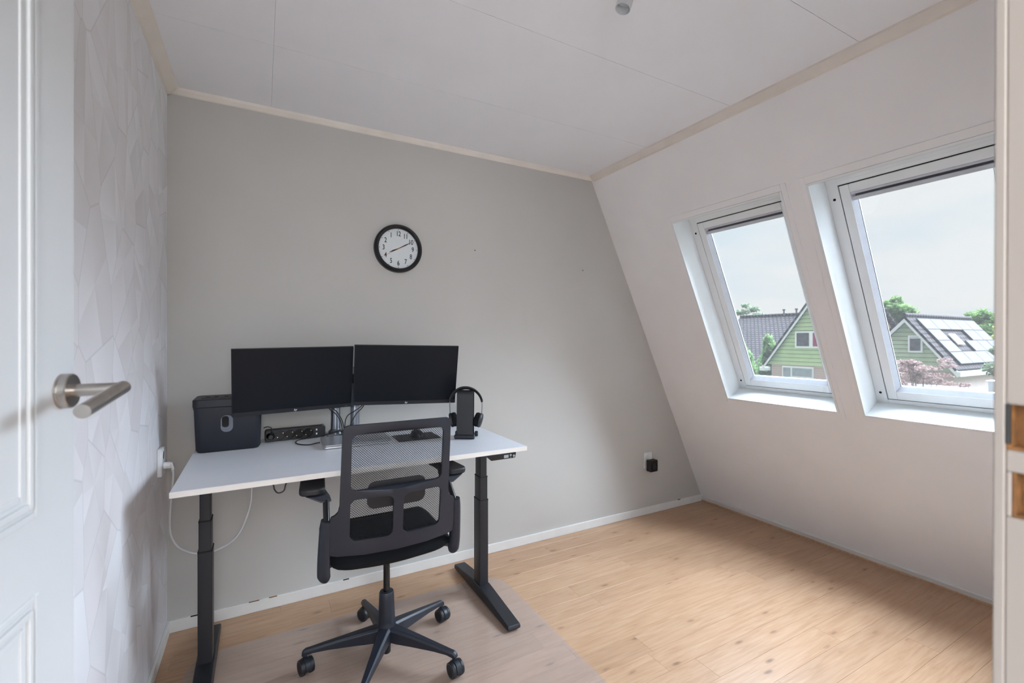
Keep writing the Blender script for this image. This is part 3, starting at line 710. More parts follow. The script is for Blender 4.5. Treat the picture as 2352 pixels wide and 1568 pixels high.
lp = thing('laptop', 'closed silver laptop lying on the desk', 'laptop', (.415, 2.383, ZD), (0, 0, R(-1.5)))
MB().prism(rrect(-.157, .157, -.108, .108, .012), .0025, .0115).build('base', 'laptop_edge', lp, bevel=.002)
MB().prism(rrect(-.155, .155, -.106, .106, .010), .0105, .0135).build('hinge_gap', 'dark_gap', lp)
MB().prism(rrect(-.157, .157, -.108, .108, .012), .0130, .0190).build('lid', 'laptop_silver', lp, bevel=.0015)
for x in (-.13, .13):
    for y in (-.085, .085): MB().cyl((x, y, 0), (x, y, .003), .008, n=14).build('rubber_foot', 'dark_gap', lp)
tag(MB().tube([(.252, 2.420, ZD + .0075), (.232, 2.417, ZD + .0065), (.203, 2.411, ZD + .004), (.167, 2.441, ZD + .003), (.149, 2.494, ZD + .003), (.164, 2.550, ZD + .003), (.199, 2.570, ZD + .004), (.255, 2.572, ZD + .006), (.300, 2.558, ZD + .018), (.345, 2.545, ZD + .03), (.376, 2.535, ZD + .028), (.40, 2.53, ZD + .003)], .0026, 8, 6).build('charging_cable', 'cable_black', smooth=True, ang=80), 'thin black cable looping out of the closed laptop', 'cable')

mpd = MB().prism(rrect(.604, .822, 2.270, 2.430, .006), ZD + .0002, ZD + .0035)
tag(mpd.build('mouse_pad', 'dark_plastic', bevel=.001), 'black mouse pad on the desk behind the chair', 'mouse pad')
ms = thing('computer_mouse', 'black computer mouse on the mouse pad', 'mouse', (.718, 2.350, ZD + .0035), (0, 0, R(6)))
q = MB(); rows = []
for i in range(9):
    a = math.pi * i / 8; 
    for j in range(17):
        t = 2 * math.pi * j / 16
        rr = math.cos(a / 2); q.v.append(Vector((.031 * rr * math.cos(t), .052 * rr * math.sin(t), .036 * math.sin(a / 2) ** .75)))
for i in range(8):
    for j in range(16): q.f.append((i * 17 + j, i * 17 + j + 1, (i + 1) * 17 + j + 1, (i + 1) * 17 + j))
q.build('shell', 'black_plastic', ms, smooth=True)
MB().cyl((-.004, .030, .027), (.004, .030, .027), .008, n=16).build('scroll_wheel', 'gloss_black', ms, smooth=True)

# headphone stand and headphones
hs = thing('headphone_stand', 'black bent-sheet headphone stand on the desk', 'headphone stand', (.930, 2.205, ZD), (0, 0, R(-32)))
def strip(mb, prof, x0, x1, th):
    P = [Vector(p) for p in prof]; m = len(P); A = []; B = []
    for i in range(m):
        d = (P[min(i + 1, m - 1)] - P[max(i - 1, 0)]).normalized(); nn = Vector((-d.y, d.x)) * th / 2; A.append(P[i] + nn); B.append(P[i] - nn)
    loop = A + B[::-1]; k = len(loop)
    mb.add([(x0, p.x, p.y) for p in loop] + [(x1, p.x, p.y) for p in loop],
           [(i, (i + 1) % k, k + (i + 1) % k, k + i) for i in range(k)] + [(i, i + 1, k - 2 - i, k - 1 - i) for i in range(m - 1)] + [(k + k - 1 - i, k + k - 2 - i, k + i + 1, k + i) for i in range(m - 1)])
    return mb
pr = [(-.022, .014), (-.020, .05), (-.014, .12), (-.012, .19), (-.010, .222)] + [(.014 - .024 * math.cos(R(a)), .222 + .024 * math.sin(R(a))) for a in range(20, 181, 20)] + [(.036, .17), (.030, .11), (.028, .05), (.034, .012)]
strip(MB(), pr, -.042, .042, .004).build('bent_sheet', 'black_metal', hs, smooth=True, ang=60)
MB().cyl((-.052, -.026, .0115), (.052, -.026, .0115), .0113, n=24).build('front_roller', 'black_plastic', hs, bevel=.003)
MB().box(-.036, .036, -.026, .046, .003, .009).build('base_plate', 'black_metal', hs, bevel=.002)
MB().cyl((-.050, .048, .0135), (.050, .048, .0135), .006, n=16).build('rear_rod', 'chrome', hs, smooth=True)
for sx in (-1, 1): MB().cyl((sx * .044, .048, .0140), (sx * .060, .048, .0140), .0138, n=24).build('rear_knob', 'black_plastic', hs, bevel=.003)
hp = thing('headphones', 'black on-ear headphones hanging on the stand', 'headphones', (.9385, 2.2165, ZD), (0, 0, R(-32)))
zt = .250; rx = .086; rz = .086; zc = zt + .0035 - rz + .006
arc = [(rx * math.cos(R(a)), 0, zc + rz * math.sin(R(a))) for a in range(12, 169, 6)]
MB().tube(arc, lambda t: .0062 + .0016 * math.sin(math.pi * t), 14, 1, sx=.62, sy=1.5).build('headband', 'dark_plastic', hp, smooth=True, ang=80)
for s in (-1, 1):
    p0 = Vector((s * rx * math.cos(R(12)), 0, zc + rz * math.sin(R(12)))); p1 = p0 + Vector((s * .001, 0, -.030)); p2 = Vector((s * .081, 0, .100))
    MB().tube([p0, p1, p2], .0026, 8, 5).build('slider', 'chrome', hp, smooth=True, ang=80)
    MB().cyl(p0 + Vector((0, 0, .004)), p0 + Vector((0, 0, -.006)), .0055, n=14).build('band_end', 'dark_plastic', hp, smooth=True)
    ax = Vector((s * 1.0, -.10, -.22)).normalized(); c = Vector((s * .060, 0, .094))
    cp = MB().lathe([(.0001, .008), (.032, .008), (.037, .011), (.038, .017), (.034, .023), (.020, .0255), (.0001, .0262)], c, ax, 32).build('ear_cup', 'black_metal', hp, smooth=True, ang=60)
    MB().lathe([(.012, -.013), (.024, -.0145), (.034, -.011), (.0375, -.002), (.036, .0075), (.010, .008)], c, ax, 32).build('ear_cushion', 'fabric_black', hp, smooth=True, ang=60)
    MB().lathe([(.0001, .0263), (.011, .0263), (.011, .0268), (.0001, .0268)], c, ax, 20).build('cup_badge', 'steel_dark', cp)

# ------------------------------------------------------------------ office chair
CX, CY = .484, 2.034
oc = thing('office_chair', 'black mesh-back office chair with five-star base on the mat', 'office chair', (CX, CY, MZ))
bxo = .460 - CX
def back_y(x, z): return 1.775 - CY - .14 * (z - .5) + .030 * ((x - bxo) / .22) ** 2 * (1 if z > .6 else 1)
o_half = [(.0, .588), (.12, .589), (.215, .594), (.240, .600), (.244, .64), (.240, .735), (.236, .748), (.225, .753), (.214, .765), (.209, .79), (.208, .86), (.206, 1.00), (.204, 1.066), (.200, 1.080), (.188, 1.087), (.10, 1.090), (.0, 1.091)]
outl = [(bxo + x, z) for x, z in o_half] + [(bxo - x, z) for x, z in o_half[-2:0:-1]]
def sym(h): return [(bxo + x, z) for x, z in h]
tophole = sym([(x, z) for x, z in rrect(-.174, .174, .842, 1.052, .022, 6)])
lh = sym(rrect(-.174, -.019, .648, .808, .024, 6)); rh = sym(rrect(.019, .174, .648, .808, .024, 6))
bk = sheet(MB(), outl, [tophole, lh, rh], .018, .013, back_y).build('backrest_frame', 'black_plastic', oc, smooth=True, bevel=.0035, ang=50)
# woven mesh: diamond net stretched in front of the frame
def mesh_y(x, z):
    u_ = max(0.0, 1 - ((x - bxo) / .19) ** 2); v_ = max(0.0, 1 - ((z - .85) / .24) ** 2)
    return back_y(x, z) + .0135 + .030 * min(1, (u_ * v_)) ** .7
q = MB(); pitch = .0046; mo = .186; z0, z1 = .630, 1.068
nx = int(2 * mo / pitch); nz = int((z1 - z0) / pitch); idx = {}
bmx = bmesh.new()
for i in range(nx + 1):
    for j in range(nz + 1):
        if (i + j) % 2 == 0:
            x = bxo - mo + i * pitch; z = z0 + j * pitch; idx[i, j] = bmx.verts.new((x, mesh_y(x, z), z))
for i in range(nx + 1):
    for j in range(nz + 1):
        if (i + j) % 2 == 1 and all(k in idx for k in ((i - 1, j), (i, j - 1), (i + 1, j), (i, j + 1))):
            bmx.faces.new([idx[i - 1, j], idx[i, j - 1], idx[i + 1, j], idx[i, j + 1]])
me = bpy.data.meshes.new('back_mesh'); bmx.to_mesh(me); bmx.free(); me.materials.append(M['mesh_strand'])
o = bpy.data.objects.new('back_mesh', me); col.objects.link(o); o.parent = oc; o['label'] = 'see-through black mesh panel'
wf = o.modifiers.new('net', 'WIREFRAME'); wf.thickness = .0022; wf.use_even_offset = False; wf.use_boundary = True; wf.offset = 0
# lumbar pad between frame and mesh
q = MB(); lum = sym(rrect(-.112, .112, .756, .862, .030, 6))
sheet(q, lum, [], .02, .010, lambda x, z: back_y(x, z) + .018 + .010 * max(0, 1 - ((x - bxo) / .12) ** 2)); q.build('lumbar_pad', 'dark_plastic', oc, smooth=True, bevel=.004, ang=50)
# arm pillars, stems, pads
for s in (-1, 1):
    xp = bxo + s * .254; yb = lambda z: 1.775 - CY - .14 * (z - .5) + .030 * (.254 / .22) ** 2 + .012
    q = MB(); ptsv = [(xp - s * .004, yb(.735), .733), (xp, yb(.70), .70), (xp + s * .003, yb(.62), .62), (xp + s * .004, yb(.56), .56), (xp + s * .002, yb(.515) + .004, .515), (xp - s * .002, yb(.49) + .012, .494)]
    q.tube(ptsv, lambda t: .0170 + .004 * t if t < .8 else .0202 - .045 * (t - .8), 18, 4, sx=1, sy=1.25); q.build('arm_pillar', 'black_plastic', oc, smooth=True, ang=60)
    q = MB(); q.tube([(xp + s * .001, yb(.54) + .008, .535), (xp, -.15, .515), (xp - s * .035, -.06, .490), (xp - s * .12, .0, .478)], lambda t: .021 - .006 * t, 14, 5, sx=1.0, sy=.9); q.build('support_arm', 'black_plastic', oc, smooth=True, ang=60)
    st = MB().cyl((xp - s * .004, yb(.72), .72), (xp - s * .010, -.165, .795), .0115, n=18).build('arm_stem', 'gloss_black', oc, smooth=True)
    xc = bxo + s * .281
    MB().hexa([(xp - s * .010 - .020, -.190, .783), (xp - s * .010 + .020, -.190, .783), (xp - s * .010 + .022, -.120, .785), (xp - s * .010 - .022, -.120, .785)],
              [(xc - .036, -.172, .808), (xc + .036, -.172, .808), (xc + .036, -.02, .808), (xc - .036, -.02, .808)]).build('arm_bracket', 'black_plastic', oc, bevel=.006, seg=3)
    q = MB(); q.X = Matrix.Translation((xc, -.055, 0)) @ Matrix.Rotation(R(6 * s), 4, 'Z')
    q.prism(rrect(-.046, .046, -.120, .125, .032, 8), .808, .834); q.build('arm_pad', 'dark_plastic', oc, bevel=.008, seg=3)
# seat: cushioned slab, sagging under-side, raised rear corners
q = MB(); NX, NY = 20, 20; sw, y0s, y1s = .245, -.235, .255
def seat_pt(i, j, up):
    u_ = -1 + 2 * i / NX; v_ = j / NY
    sx = sw * (1 - .05 * abs(2 * v_ - 1) ** 4); x = u_ * sx; y = y0s + (y1s - y0s) * v_
    rc = 1 - .10 * max(0, abs(u_) - .75) ** 1 / .25
    y = (y - .01) * rc + .01
    edge = min(1, (1 - abs(u_)) / .10) * min(1, min(v_, 1 - v_) / .10); ed = math.sin(edge * math.pi / 2)
    if up: z = .545 + .022 * ed - .006 * (1 - u_ * u_) + .010 * u_ * u_ - .02 * max(0, v_ - .8) / .2
    else: z = .545 - .045 * ed * (1 - .55 * u_ * u_) - .004
    return (x + (bxo + .008) , y, z)
for up in (1, 0):
    for j in range(NY + 1):
        for i in range(NX + 1): q.v.append(Vector(seat_pt(i, j, up)))
N1 = (NX + 1) * (NY + 1); ids = lambda i, j, up: (0 if up else N1) + j * (NX + 1) + i
for j in range(NY):
    for i in range(NX):
        q.f.append((ids(i, j, 1), ids(i + 1, j, 1), ids(i + 1, j + 1, 1), ids(i, j + 1, 1))); q.f.append((ids(i, j, 0), ids(i, j + 1, 0), ids(i + 1, j + 1, 0), ids(i + 1, j, 0)))
for i in range(NX):
    for j in (0, NY): q.f.append((ids(i, j, 1), ids(i + 1, j, 1), ids(i + 1, j, 0), ids(i, j, 0)))
for j in range(NY):
    for i in (0, NX): q.f.append((ids(i, j, 1), ids(i, j + 1, 1), ids(i, j + 1, 0), ids(i, j, 0)))
q.build('seat', 'fabric_black', oc, smooth=True, ang=70)
MB().box(-.10, .06, -.10, .14, .455, .505).build('tilt_mechanism', 'dark_plastic', oc, bevel=.01, seg=3)
MB().cyl((0, 0, .27), (0, 0, .47), .0140, n=24).build('gas_lift', 'gloss_black', oc, smooth=True)
MB().lathe([(.018, .290), (.0285, .290), (.0315, .284), (.033, .24), (.0365, .165), (.0365, .155), (.038, .150), (.040, .135), (.038, .085), (.030, .080), (.0001, .080)], n=36).build('hub', 'black_plastic', oc, smooth=True, ang=40)
MB().lathe([(.0235, .085), (.0235, .062), (.018, .056), (.018, .024), (.015, .020), (.0001, .020)], n=24).build('lift_bottom', 'dark_plastic', oc, smooth=True, ang=40)
def base_leg(ang):
    c, s_ = math.cos(R(ang)), math.sin(R(ang)); q = MB(); q.X = Matrix.Rotation(R(ang), 4, 'Z'); ring_ = []
    for d, w_, zt_, zb_ in ((.018, .030, .146, .084), (.06, .026, .141, .080), (.14, .021, .129, .082), (.24, .016, .113, .083), (.30, .0135, .103, .080), (.330, .0130, .098, .072), (.342, .0115, .088, .072)):
        ring_.append([(d, -w_ * .62, zt_), (d, w_ * .62, zt_), (d, w_, zt_ - .010), (d, w_ * .9, zb_), (d, -w_ * .9, zb_), (d, -w_, zt_ - .010)])
    vv = [p for r_ in ring_ for p in r_]; m = len(ring_)
    q.add(vv, [(i * 6 + k, i * 6 + (k + 1) % 6, (i + 1) * 6 + (k + 1) % 6, (i + 1) * 6 + k) for i in range(m - 1) for k in range(6)] + [tuple(range(5, -1, -1)), tuple((m - 1) * 6 + k for k in range(6))])
    q.build('base_leg', 'black_plastic', oc, bevel=.003, ang=25)
    return (.330 * c, .330 * s_)
for a, rot in ((24, 20), (96, 35), (168, 15), (240, 60), (312, 10)):
    px, py = base_leg(a)
    ca = thing('caster'); ca.parent = oc; ca.location = (px, py, 0); ca.rotation_euler = (0, 0, R(rot))
    MB().cyl((0, 0, .055), (0, 0, .082), .0085, n=14).build('stem', 'dark_plastic', ca, smooth=True)
    q = MB(); n_ = 18; pts = [(.0345 * math.cos(R(x)) - .010, .0345 * math.sin(R(x)) + .032) for x in range(-25, 206, 11)]
    q.prism(pts, -.0105, .0105, 'x'); q.build('hood', 'black_plastic', ca, bevel=.003)
    for s in (-1, 1):
        wl = MB().lathe([(.0001, .009), (.029, .009), (.0312, .011), (.0318, .018), (.0300, .026), (.0001, .0275)], (0, -.010, .0320), (s, 0, 0), 30).build('wheel', 'dark_plastic', ca, smooth=True, ang=45)
        MB().lathe([(.024, .0268), (.026, .0277), (.0272, .0268)], (0, -.010, .0320), (s, 0, 0), 30, False).build('wheel_ring', 'caster_grey', wl, smooth=True)

# ------------------------------------------------------------------ outdoors
GZ = -2.75
tag(MB().box(5, 90, -30, 70, GZ - .1, GZ).build('lawn', 'earth'), kind='structure')
def roof_slab(b, p0, p1, p2, p3, th=.12):
    p = [Vector(v) for v in (p0, p1, p2, p3)]; nn = (p[1] - p[0]).cross(p[3] - p[0]).normalized()
    if nn.z < 0: nn = -nn
    b.hexa([v - nn * th for v in p], p)
def roof(name, parent, p0, p1, p2, p3, mat='tiles', th=.12):
    """roof plane as its own object with local axes in the plane (eave-eave, up the slope) so the tile courses run level"""
    p0, p1, p2, p3 = (Vector(v) for v in (p0, p1, p2, p3))
    ex = (p1 - p0).normalized(); nn = ex.cross(p3 - p0).normalized(); ey = nn.cross(ex)
    if nn.z < 0: nn = -nn; ey = nn.cross(ex)
    m = Matrix((ex, ey, nn)).transposed().to_4x4(); m.translation = p0; inv = m.inverted()
    l = [inv @ v for v in (p0, p1, p2, p3)]
    b = MB(); b.hexa([v - Vector((0, 0, th)) for v in l], l)
    o = b.build(name, mat, parent); o.matrix_basis = m if parent is None else Matrix.Translation(-parent.location) @ m
    return o
h1 = thing('house', 'green clapboard gable house with white bargeboards and a red-curtained window', 'house', (25, 13.3, GZ))
def rel(o, p): return (p[0] - o.location.x, p[1] - o.location.y, p[2] - o.location.z)
def hbox(t, name, mat, x0, x1, y0, y1, z0, z1, bevel=0, parent=None):
    L = t.location
    return MB().box(x0 - L.x, x1 - L.x, y0 - L.y, y1 - L.y, z0 - L.z, z1 - L.z).build(name, mat, parent or t, bevel=bevel)
AP, SL = 3.45, 1.38
hbox(h1, 'brick_wall', 'brick', 25.05, 27.1, 10.95, 15.5, GZ, .0)
MB().prism([(13.3 - 2.35, .0), (13.3 + 2.35, .0), (13.3, AP - .2)], 25.06, 25.10, 'x').build('gable_wall', 'vent_dark', h1).location = (-25, -13.3, -GZ)  # dark backing paints the shadow lines seen between the clapboards
z = .0
while z < AP - .25:                                                      # clapboards, each a board of its own
    zt = min(z + .185, AP - .2); hw = (AP - .12 - z) / SL - .02; hw2 = max(.02, (AP - .12 - zt) / SL - .02); y = 13.3
    L = h1.location
    v0 = [(24.965, y - hw, z), (25.05, y - hw, z), (25.05, y + hw, z), (24.965, y + hw, z)]; v1 = [(25.035, y - hw2, zt), (25.06, y - hw2, zt), (25.06, y + hw2, zt), (25.035, y + hw2, zt)]
    MB().hexa([rel(h1, p) for p in v0], [rel(h1, p) for p in v1]).build('clapboard', 'sid_green', h1)
    z += .205
for s in (-1, 1):                                                        # bargeboards and roof planes of the gable
    L = h1.location; ye = 13.3 + s * 2.56; ze = AP - 2.56 * SL
    q = MB(); q.hexa([rel(h1, p) for p in ((24.72, ye, ze - .26), (24.78, ye, ze - .26), (24.78, ye, ze), (24.72, ye, ze))], [rel(h1, p) for p in ((24.72, 13.3, AP - .26), (24.78, 13.3, AP - .26), (24.78, 13.3, AP), (24.72, 13.3, AP))])
    q.build('bargeboard', 'house_white', h1)
    hbox(h1, 'gutter_end', 'house_white', 24.70, 25.3, ye - .12, ye + .14, ze - .30, ze - .10)
    roof('roof', h1, (24.70, ye, ze + .06), (27.2, ye, ze + .06), (27.2, 13.3, AP + .06), (24.70, 13.3, AP + .06), 'tiles', .10)
# long house behind
h3 = thing('house', 'long house with a brown tiled roof behind the green gable', 'house', (34, 18.6, GZ))
roof('roof', h3, (28.6, 13.7, -.45), (28.6, 23.6, -.45), (34.0, 23.6, 3.16), (34.0, 13.7, 3.16), 'tiles', .15)
roof('roof', h3, (34.0, 13.7, 3.16), (34.0, 23.6, 3.16), (39.5, 23.6, -.45), (39.5, 13.7, -.45), 'tiles', .15)
hbox(h3, 'brick_wall', 'brick', 29.3, 38.8, 13.9, 23.3, GZ, -.35)
MB().prism([(29.4, -.35), (38.7, -.35), (34.0, 3.0)], 14.0, 14.2, 'y').build('gable_wall', 'brick', h3).location = (-34, -18.6, -GZ)
MB().prism([(29.4, -.35), (38.7, -.35), (34.0, 3.0)], 23.0, 23.2, 'y').build('gable_wall', 'brick', h3).location = (-34, -18.6, -GZ)
q = MB(); q.tube([rel(h3, (34, 13.7, 3.18)), rel(h3, (34, 23.6, 3.18))], .12, 8, 1); q.build('ridge_cap', 'tiles', h3)
for y in (20.1, 19.2):
    q = MB(); q.cyl(rel(h3, (34, y, 3.1)), rel(h3, (34, y, 3.55)), .06, n=8); q.cyl(rel(h3, (34, y, 3.5)), rel(h3, (34, y, 3.6)), .11, n=8); q.build('vent_pipe', 'vent_dark', h3)
def house_window(t, x, y0, y1, z0, z1, panes, fr=.09, mats=('house_glass',), inner=None):
    W = hbox(t, 'window', 'house_white', x - .06, x + .04, y0, y1, z0, z1)
    n = len(panes); k = 0
    for (a, b_, c, d, m) in panes: hbox(t, 'pane', m, x - .075, x - .055, y0 + (y1 - y0) * a, y0 + (y1 - y0) * b_, z0 + (z1 - z0) * c, z0 + (z1 - z0) * d, parent=W)
    return W
house_window(h1, 24.94, 12.52, 14.13, .92, 1.80, [(.56, .945, .11, .90, 'house_glass'), (.07, .44, .11, .90, 'curtain_red')])
house_window(h1, 25.03, 13.26, 14.87, -1.6, -.06, [(.72, .96, .04, .94, 'grey_pane'), (.04, .66, .66, .94, 'grey_pane'), (.04, .66, .04, .62, 'grey_pane')])

h2 = thing('house', 'green-gabled house with solar panels on its tiled roof', 'house', (28, 10.45, GZ))
A2, S2 = 2.50, 1.316
ye_r, ze_r = 8.50, 2.50 - 1.95 * 1.316; ye_l, ze_l = 11.40, 1.45
hbox(h2, 'brick_wall', 'brick', 28.1, 35.6, 8.75, 11.35, GZ, .02)
MB().prism([(8.75, -.1), (11.3, -.1), (11.3, 1.35), (10.45, A2 - .22)], 28.10, 28.14, 'x').build('gable_wall', 'vent_dark', h2).location = (-28, -10.45, -GZ)  # darkened backing, puts shade lines into the gaps between boards
z = -.1
while z < A2 - .3:
    zt = z + .185; yr = max(8.70, 10.45 - (A2 - .16 - z) / S2); yr2 = max(8.72, 10.45 - (A2 - .16 - zt) / S2); yl = min(11.35, 10.45 + (A2 - .16 - z) / 1.15); yl2 = min(11.35, 10.45 + (A2 - .16 - zt) / 1.15)
    MB().hexa([rel(h2, p) for p in ((27.955, yr, z), (28.08, yr, z), (28.08, yl, z), (27.955, yl, z))], [rel(h2, p) for p in ((28.04, yr2, zt), (28.09, yr2, zt), (28.09, yl2, zt), (28.04, yl2, zt))]).build('clapboard', 'sid_green_grey', h2)
    z += .205
for ye, ze in ((ye_r, ze_r), (ye_l, ze_l)):
    q = MB(); q.hexa([rel(h2, p) for p in ((27.62, ye, ze - .28), (27.70, ye, ze - .28), (27.70, ye, ze), (27.62, ye, ze))], [rel(h2, p) for p in ((27.62, 10.45, A2 - .28), (27.70, 10.45, A2 - .28), (27.70, 10.45, A2), (27.62, 10.45, A2))])
    q.build('bargeboard', 'house_white', h2)
    roof('roof', h2, (27.6, ye, ze + .06), (35.7, ye, ze + .06), (35.7, 10.45, A2 + .06), (27.6, 10.45, A2 + .06), 'tiles', .10)
hbox(h2, 'gutter', 'house_white', 27.6, 35.7, ye_r - .12, ye_r + .05, ze_r - .24, ze_r - .02)
q = MB(); q.tube([rel(h2, (27.6, 10.45, A2 + .08)), rel(h2, (35.7, 10.45, A2 + .08))], .10, 8, 1); q.build('ridge_cap', 'tiles', h2)
W = house_window(h2, 27.93, 9.83, 10.40, .74, 1.57, [(.14, .86, .10, .90, 'house_glass')]); hbox(h2, 'blind', 'house_white', 27.845, 27.855, 9.92, 10.31, 1.42, 1.47, parent=W)
# solar panels in four rows on the slope
ex = Vector((1, 0, 0)); up = Vector((0, 1.95, 1.95 * S2)).normalized(); nn = ex.cross(up) * -1
if nn.z < 0: nn = -nn
LSL = 1.95 * math.hypot(1, S2); Pm = {}
for r_, cols in enumerate(((0, 1, 2, 3, 4), (0, 3, 4), (0, 2.25, 3.25, 4.1), (0, 1, 2, 3, 4))):
    for c in cols:
        wP, hP = 1.385, LSL * .200
        base = Vector((28.35, ye_r, ze_r + .06)) + ex * (c * 1.43) + up * (LSL * .93 - (r_ + 1) * LSL * .212) + nn * .10
        p = [base, base + ex * wP, base + ex * wP + up * hP, base + up * hP]
        b = MB(); b.hexa([rel(h2, v - nn * .05) for v in p], [rel(h2, v) for v in p]); b.build('solar_panel', 'solar', h2)
        b = MB(); b.hexa([rel(h2, v) for v in (p[0] - ex * .02 - up * .02 - nn * .055, p[1] + ex * .02 - up * .02 - nn * .055, p[2] + ex * .02 + up * .02 - nn * .055, p[3] - ex * .02 + up * .02 - nn * .055)],
                          [rel(h2, v) for v in (p[0] - ex * .02 - up * .02 - nn * .012, p[1] + ex * .02 - up * .02 - nn * .012, p[2] + ex * .02 + up * .02 - nn * .012, p[3] - ex * .02 + up * .02 - nn * .012)]); b.build('panel_frame', 'solar_edge', h2)
b = MB(); base = Vector((30.2, ye_r, ze_r + .07)) + up * (LSL * .42) + nn * .05
p = [base, base + ex * .8, base + ex * .8 + up * (LSL * .2), base + up * (LSL * .2)]
b.hexa([rel(h2, v) for v in p], [rel(h2, v + nn * .05) for v in p]); b.build('skylight', 'house_white', h2)
# lean-to at its side
ln = thing('lean_to', 'blue-grey metal lean-to roof beside the solar-panel house', 'outbuilding', (30, 12.7, GZ))
roof('roof', ln, (27.3, 13.62, .35), (27.3, 11.5, .35), (30.5, 11.5, 1.75), (30.5, 13.62, 1.75), 'zinc', .08)
hbox(ln, 'wall', 'zinc', 27.5, 30.4, 11.55, 13.5, GZ, .33)
for k in range(7): roof('seam', ln, (27.3, 13.55 - k * .33, .40), (27.3, 13.50 - k * .33, .40), (30.5, 13.50 - k * .33, 1.80), (30.5, 13.55 - k * .33, 1.80), 'zinc', .05)
# carport with corrugated roof
cpt = thing('carport', 'low carport with pale corrugated roof below the near roof window', 'carport', (20, 6.8, GZ))
for k in range(26):
    y = 4.4 + k * .19
    b = MB(); b.hexa([rel(cpt, p) for p in ((17.0, y, -.50), (23.5, y, -.50), (23.5, y + .19, -.50), (17.0, y + .19, -.50))], [rel(cpt, p) for p in ((17.0, y + .04, -.44), (23.5, y + .04, -.44), (23.5, y + .15, -.44), (17.0, y + .15, -.44))]); b.build('roof_sheet', 'corrugated', cpt)
for x in (17.2, 23.2):
    for y in (4.6, 9.1): hbox(cpt, 'post', 'house_white', x - .06, x + .06, y - .06, y + .06, GZ, -.5)
hbox(cpt, 'fascia', 'zinc', 23.5, 23.56, 4.3, 9.4, -.62, -.44)
vb = thing('vent_box', 'white box on the corrugated carport roof', 'vent', (22.5, 5.75, -.438))
MB().box(-.25, .25, -.30, .30, .0, .34).build('housing', 'house_white', vb, bevel=.02); MB().box(-.30, .30, -.35, .35, .34, .38).build('cap', 'house_white', vb)

def tree(name, label, base, blobs, mat, nl, ls, trunk=.14, cat='tree', upright=False, branches=5, group=None):
    t = thing(name, label, cat, base, group=group)
    q = MB(); B = Vector(base)
    topz = max(b_[2] for b_ in blobs) - base[2]
    q.tube([(0, 0, -.02), (0.05, .05, topz * .45), (0, 0, topz * .85)], lambda k: trunk * (1 - .75 * k), 8, 4)
    for b_ in blobs[:12]:
        q.tube([(0, 0, topz * .40), ((b_[0] - B.x) * .5, (b_[1] - B.y) * .5, (topz * .4 + b_[2] - B.z) * .52), (b_[0] - B.x, b_[1] - B.y, b_[2] - B.z)], lambda k: trunk * .35 * (1 - .8 * k), 6, 4)
    q.build('trunk', 'bark', t, smooth=True, ang=80)
    vv = []; ff = []; tot = sum(b_[3] * b_[4] for b_ in blobs)
    for b_ in blobs:
        for _ in range(int(nl * b_[3] * b_[4] / tot)):
            while True:
                d = Vector((random.uniform(-1, 1), random.uniform(-1, 1), random.uniform(-1, 1)))
                if d.length < 1: break
            d *= (.55 + .45 * random.random()) / max(d.length, .35) * d.length ** .5
            c = Vector((b_[0] - B.x + d.x * b_[3], b_[1] - B.y + d.y * b_[3], b_[2] - B.z + d.z * b_[4]))
            a = Vector((random.gauss(0, 1), random.gauss(0, 1), random.gauss(0, 1) * (.5 if not upright else 1) + (1.5 if upright else 0))).normalized(); b2 = a.orthogonal().normalized()
            b2 = (Matrix.Rotation(random.uniform(0, 6.28), 3, a) @ b2); s_ = ls * random.uniform(.6, 1.3); k = len(vv)
            vv += [c - a * s_, c + b2 * s_ * .45, c + a * s_, c - b2 * s_ * .45]; ff.append((k, k + 1, k + 2, k + 3))
    me = bpy.data.meshes.new('foliage'); me.from_pydata([tuple(v) for v in vv], [], ff); me.materials.append(M[mat])
    o = bpy.data.objects.new('foliage', me); col.objects.link(o); o.parent = t; o['kind'] = 'stuff'
    return t
def blobset(cx, cy, z0, z1, r, n, squash=.75):
    out = []
    for i in range(n):
        f = (i + .5) / n; a = random.uniform(0, 6.28); rr = r * (.25 + .75 * math.sin(math.pi * (.12 + .80 * f))); d = rr * random.uniform(.25, .75)
        k = rr * random.uniform(.38, .60); out.append((cx + d * math.cos(a), cy + d * math.sin(a), z0 + (z1 - z0) * f, k, k * squash))
    return out
tree('tree', 'leafy green tree rising behind the solar-panel house', (45, 17.6, GZ), blobset(45, 17.4, .6, 4.6, 2.0, 16), 'leaf_green', 5200, .17, .2)
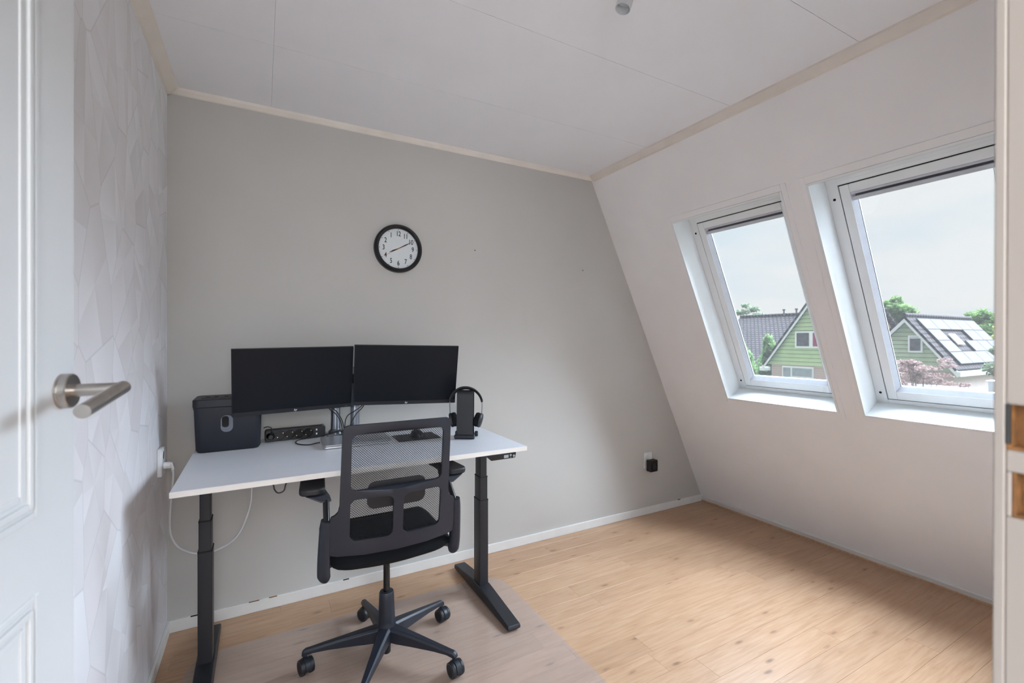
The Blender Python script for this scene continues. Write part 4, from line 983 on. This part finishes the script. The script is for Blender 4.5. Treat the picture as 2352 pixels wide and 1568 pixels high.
tree('tree', 'round green tree behind the end of the solar-panel roof', (46, 13.2, GZ), blobset(46, 13.2, .2, 3.3, 2.3, 16), 'leaf_green', 5200, .17, .2)
tree('tree', 'low green tree crown peeping over the solar house ridge', (52, 18.3, GZ), blobset(52, 18.3, .0, 2.9, 2.2, 10), 'leaf_green', 2600, .18, .2)
tree('tree', 'yellowish tree beside the end of the solar-panel roof', (38, 9.6, GZ), blobset(38, 9.6, -.4, 2.6, 1.6, 14), 'leaf_yellow', 4200, .14, .15)
tree('shrub', 'grey-green shrub in front of the solar house gutter', (27, 6.75, GZ), blobset(27, 6.75, -1.8, 1.3, .75, 12), 'leaf_grey', 2600, .10, .06, 'shrub')
tree('tree', 'sparse distant tree over the brown roof', (52, 34.9, GZ), blobset(52, 34.9, 1.6, 5.6, 2.0, 10, .5), 'leaf_grey', 1300, .22, .14)
tree('tree', 'yellow-green tree at the end of the brown roof', (46, 32.3, GZ), blobset(46, 32.3, -.4, 2.7, 1.7, 10), 'leaf_yellow', 2000, .18, .14)
for x, y, zt, rr, lab in ((27.3, 17.0, 1.35, .78, 'tall light green conifer against the brown roof'), (25.3, 17.45, .70, .95, 'broad bluish green conifer before the brown roof'), (27.5, 19.05, 1.0, .88, 'light green conifer at the eave of the brown roof')):
    tree('conifer', lab, (x, y, GZ), [(x + random.uniform(-.12, .12), y + random.uniform(-.12, .12), GZ + .4 + (zt - GZ - .5) * k / 9, rr * (1 - (k / 10) ** 4) + .05, .45) for k in range(10)], 'leaf_conifer', 5200, .12, .05, 'conifer', True)
mb = []
for i in range(34):
    a = random.uniform(0, 6.28); d = random.uniform(.1, 1.0); mb.append((15.5 + d * math.cos(a) * 1.2, 5.45 + d * math.sin(a) * 1.05, .62 - .60 * d * d + random.uniform(-.15, .32) - (.25 if i % 3 == 0 else 0), random.uniform(.18, .34), .08))
tree('maple', 'airy reddish maple spreading below the near roof window', (15.5, 5.45, GZ), mb, 'leaf_red', 2300, .050, .05, 'shrub')
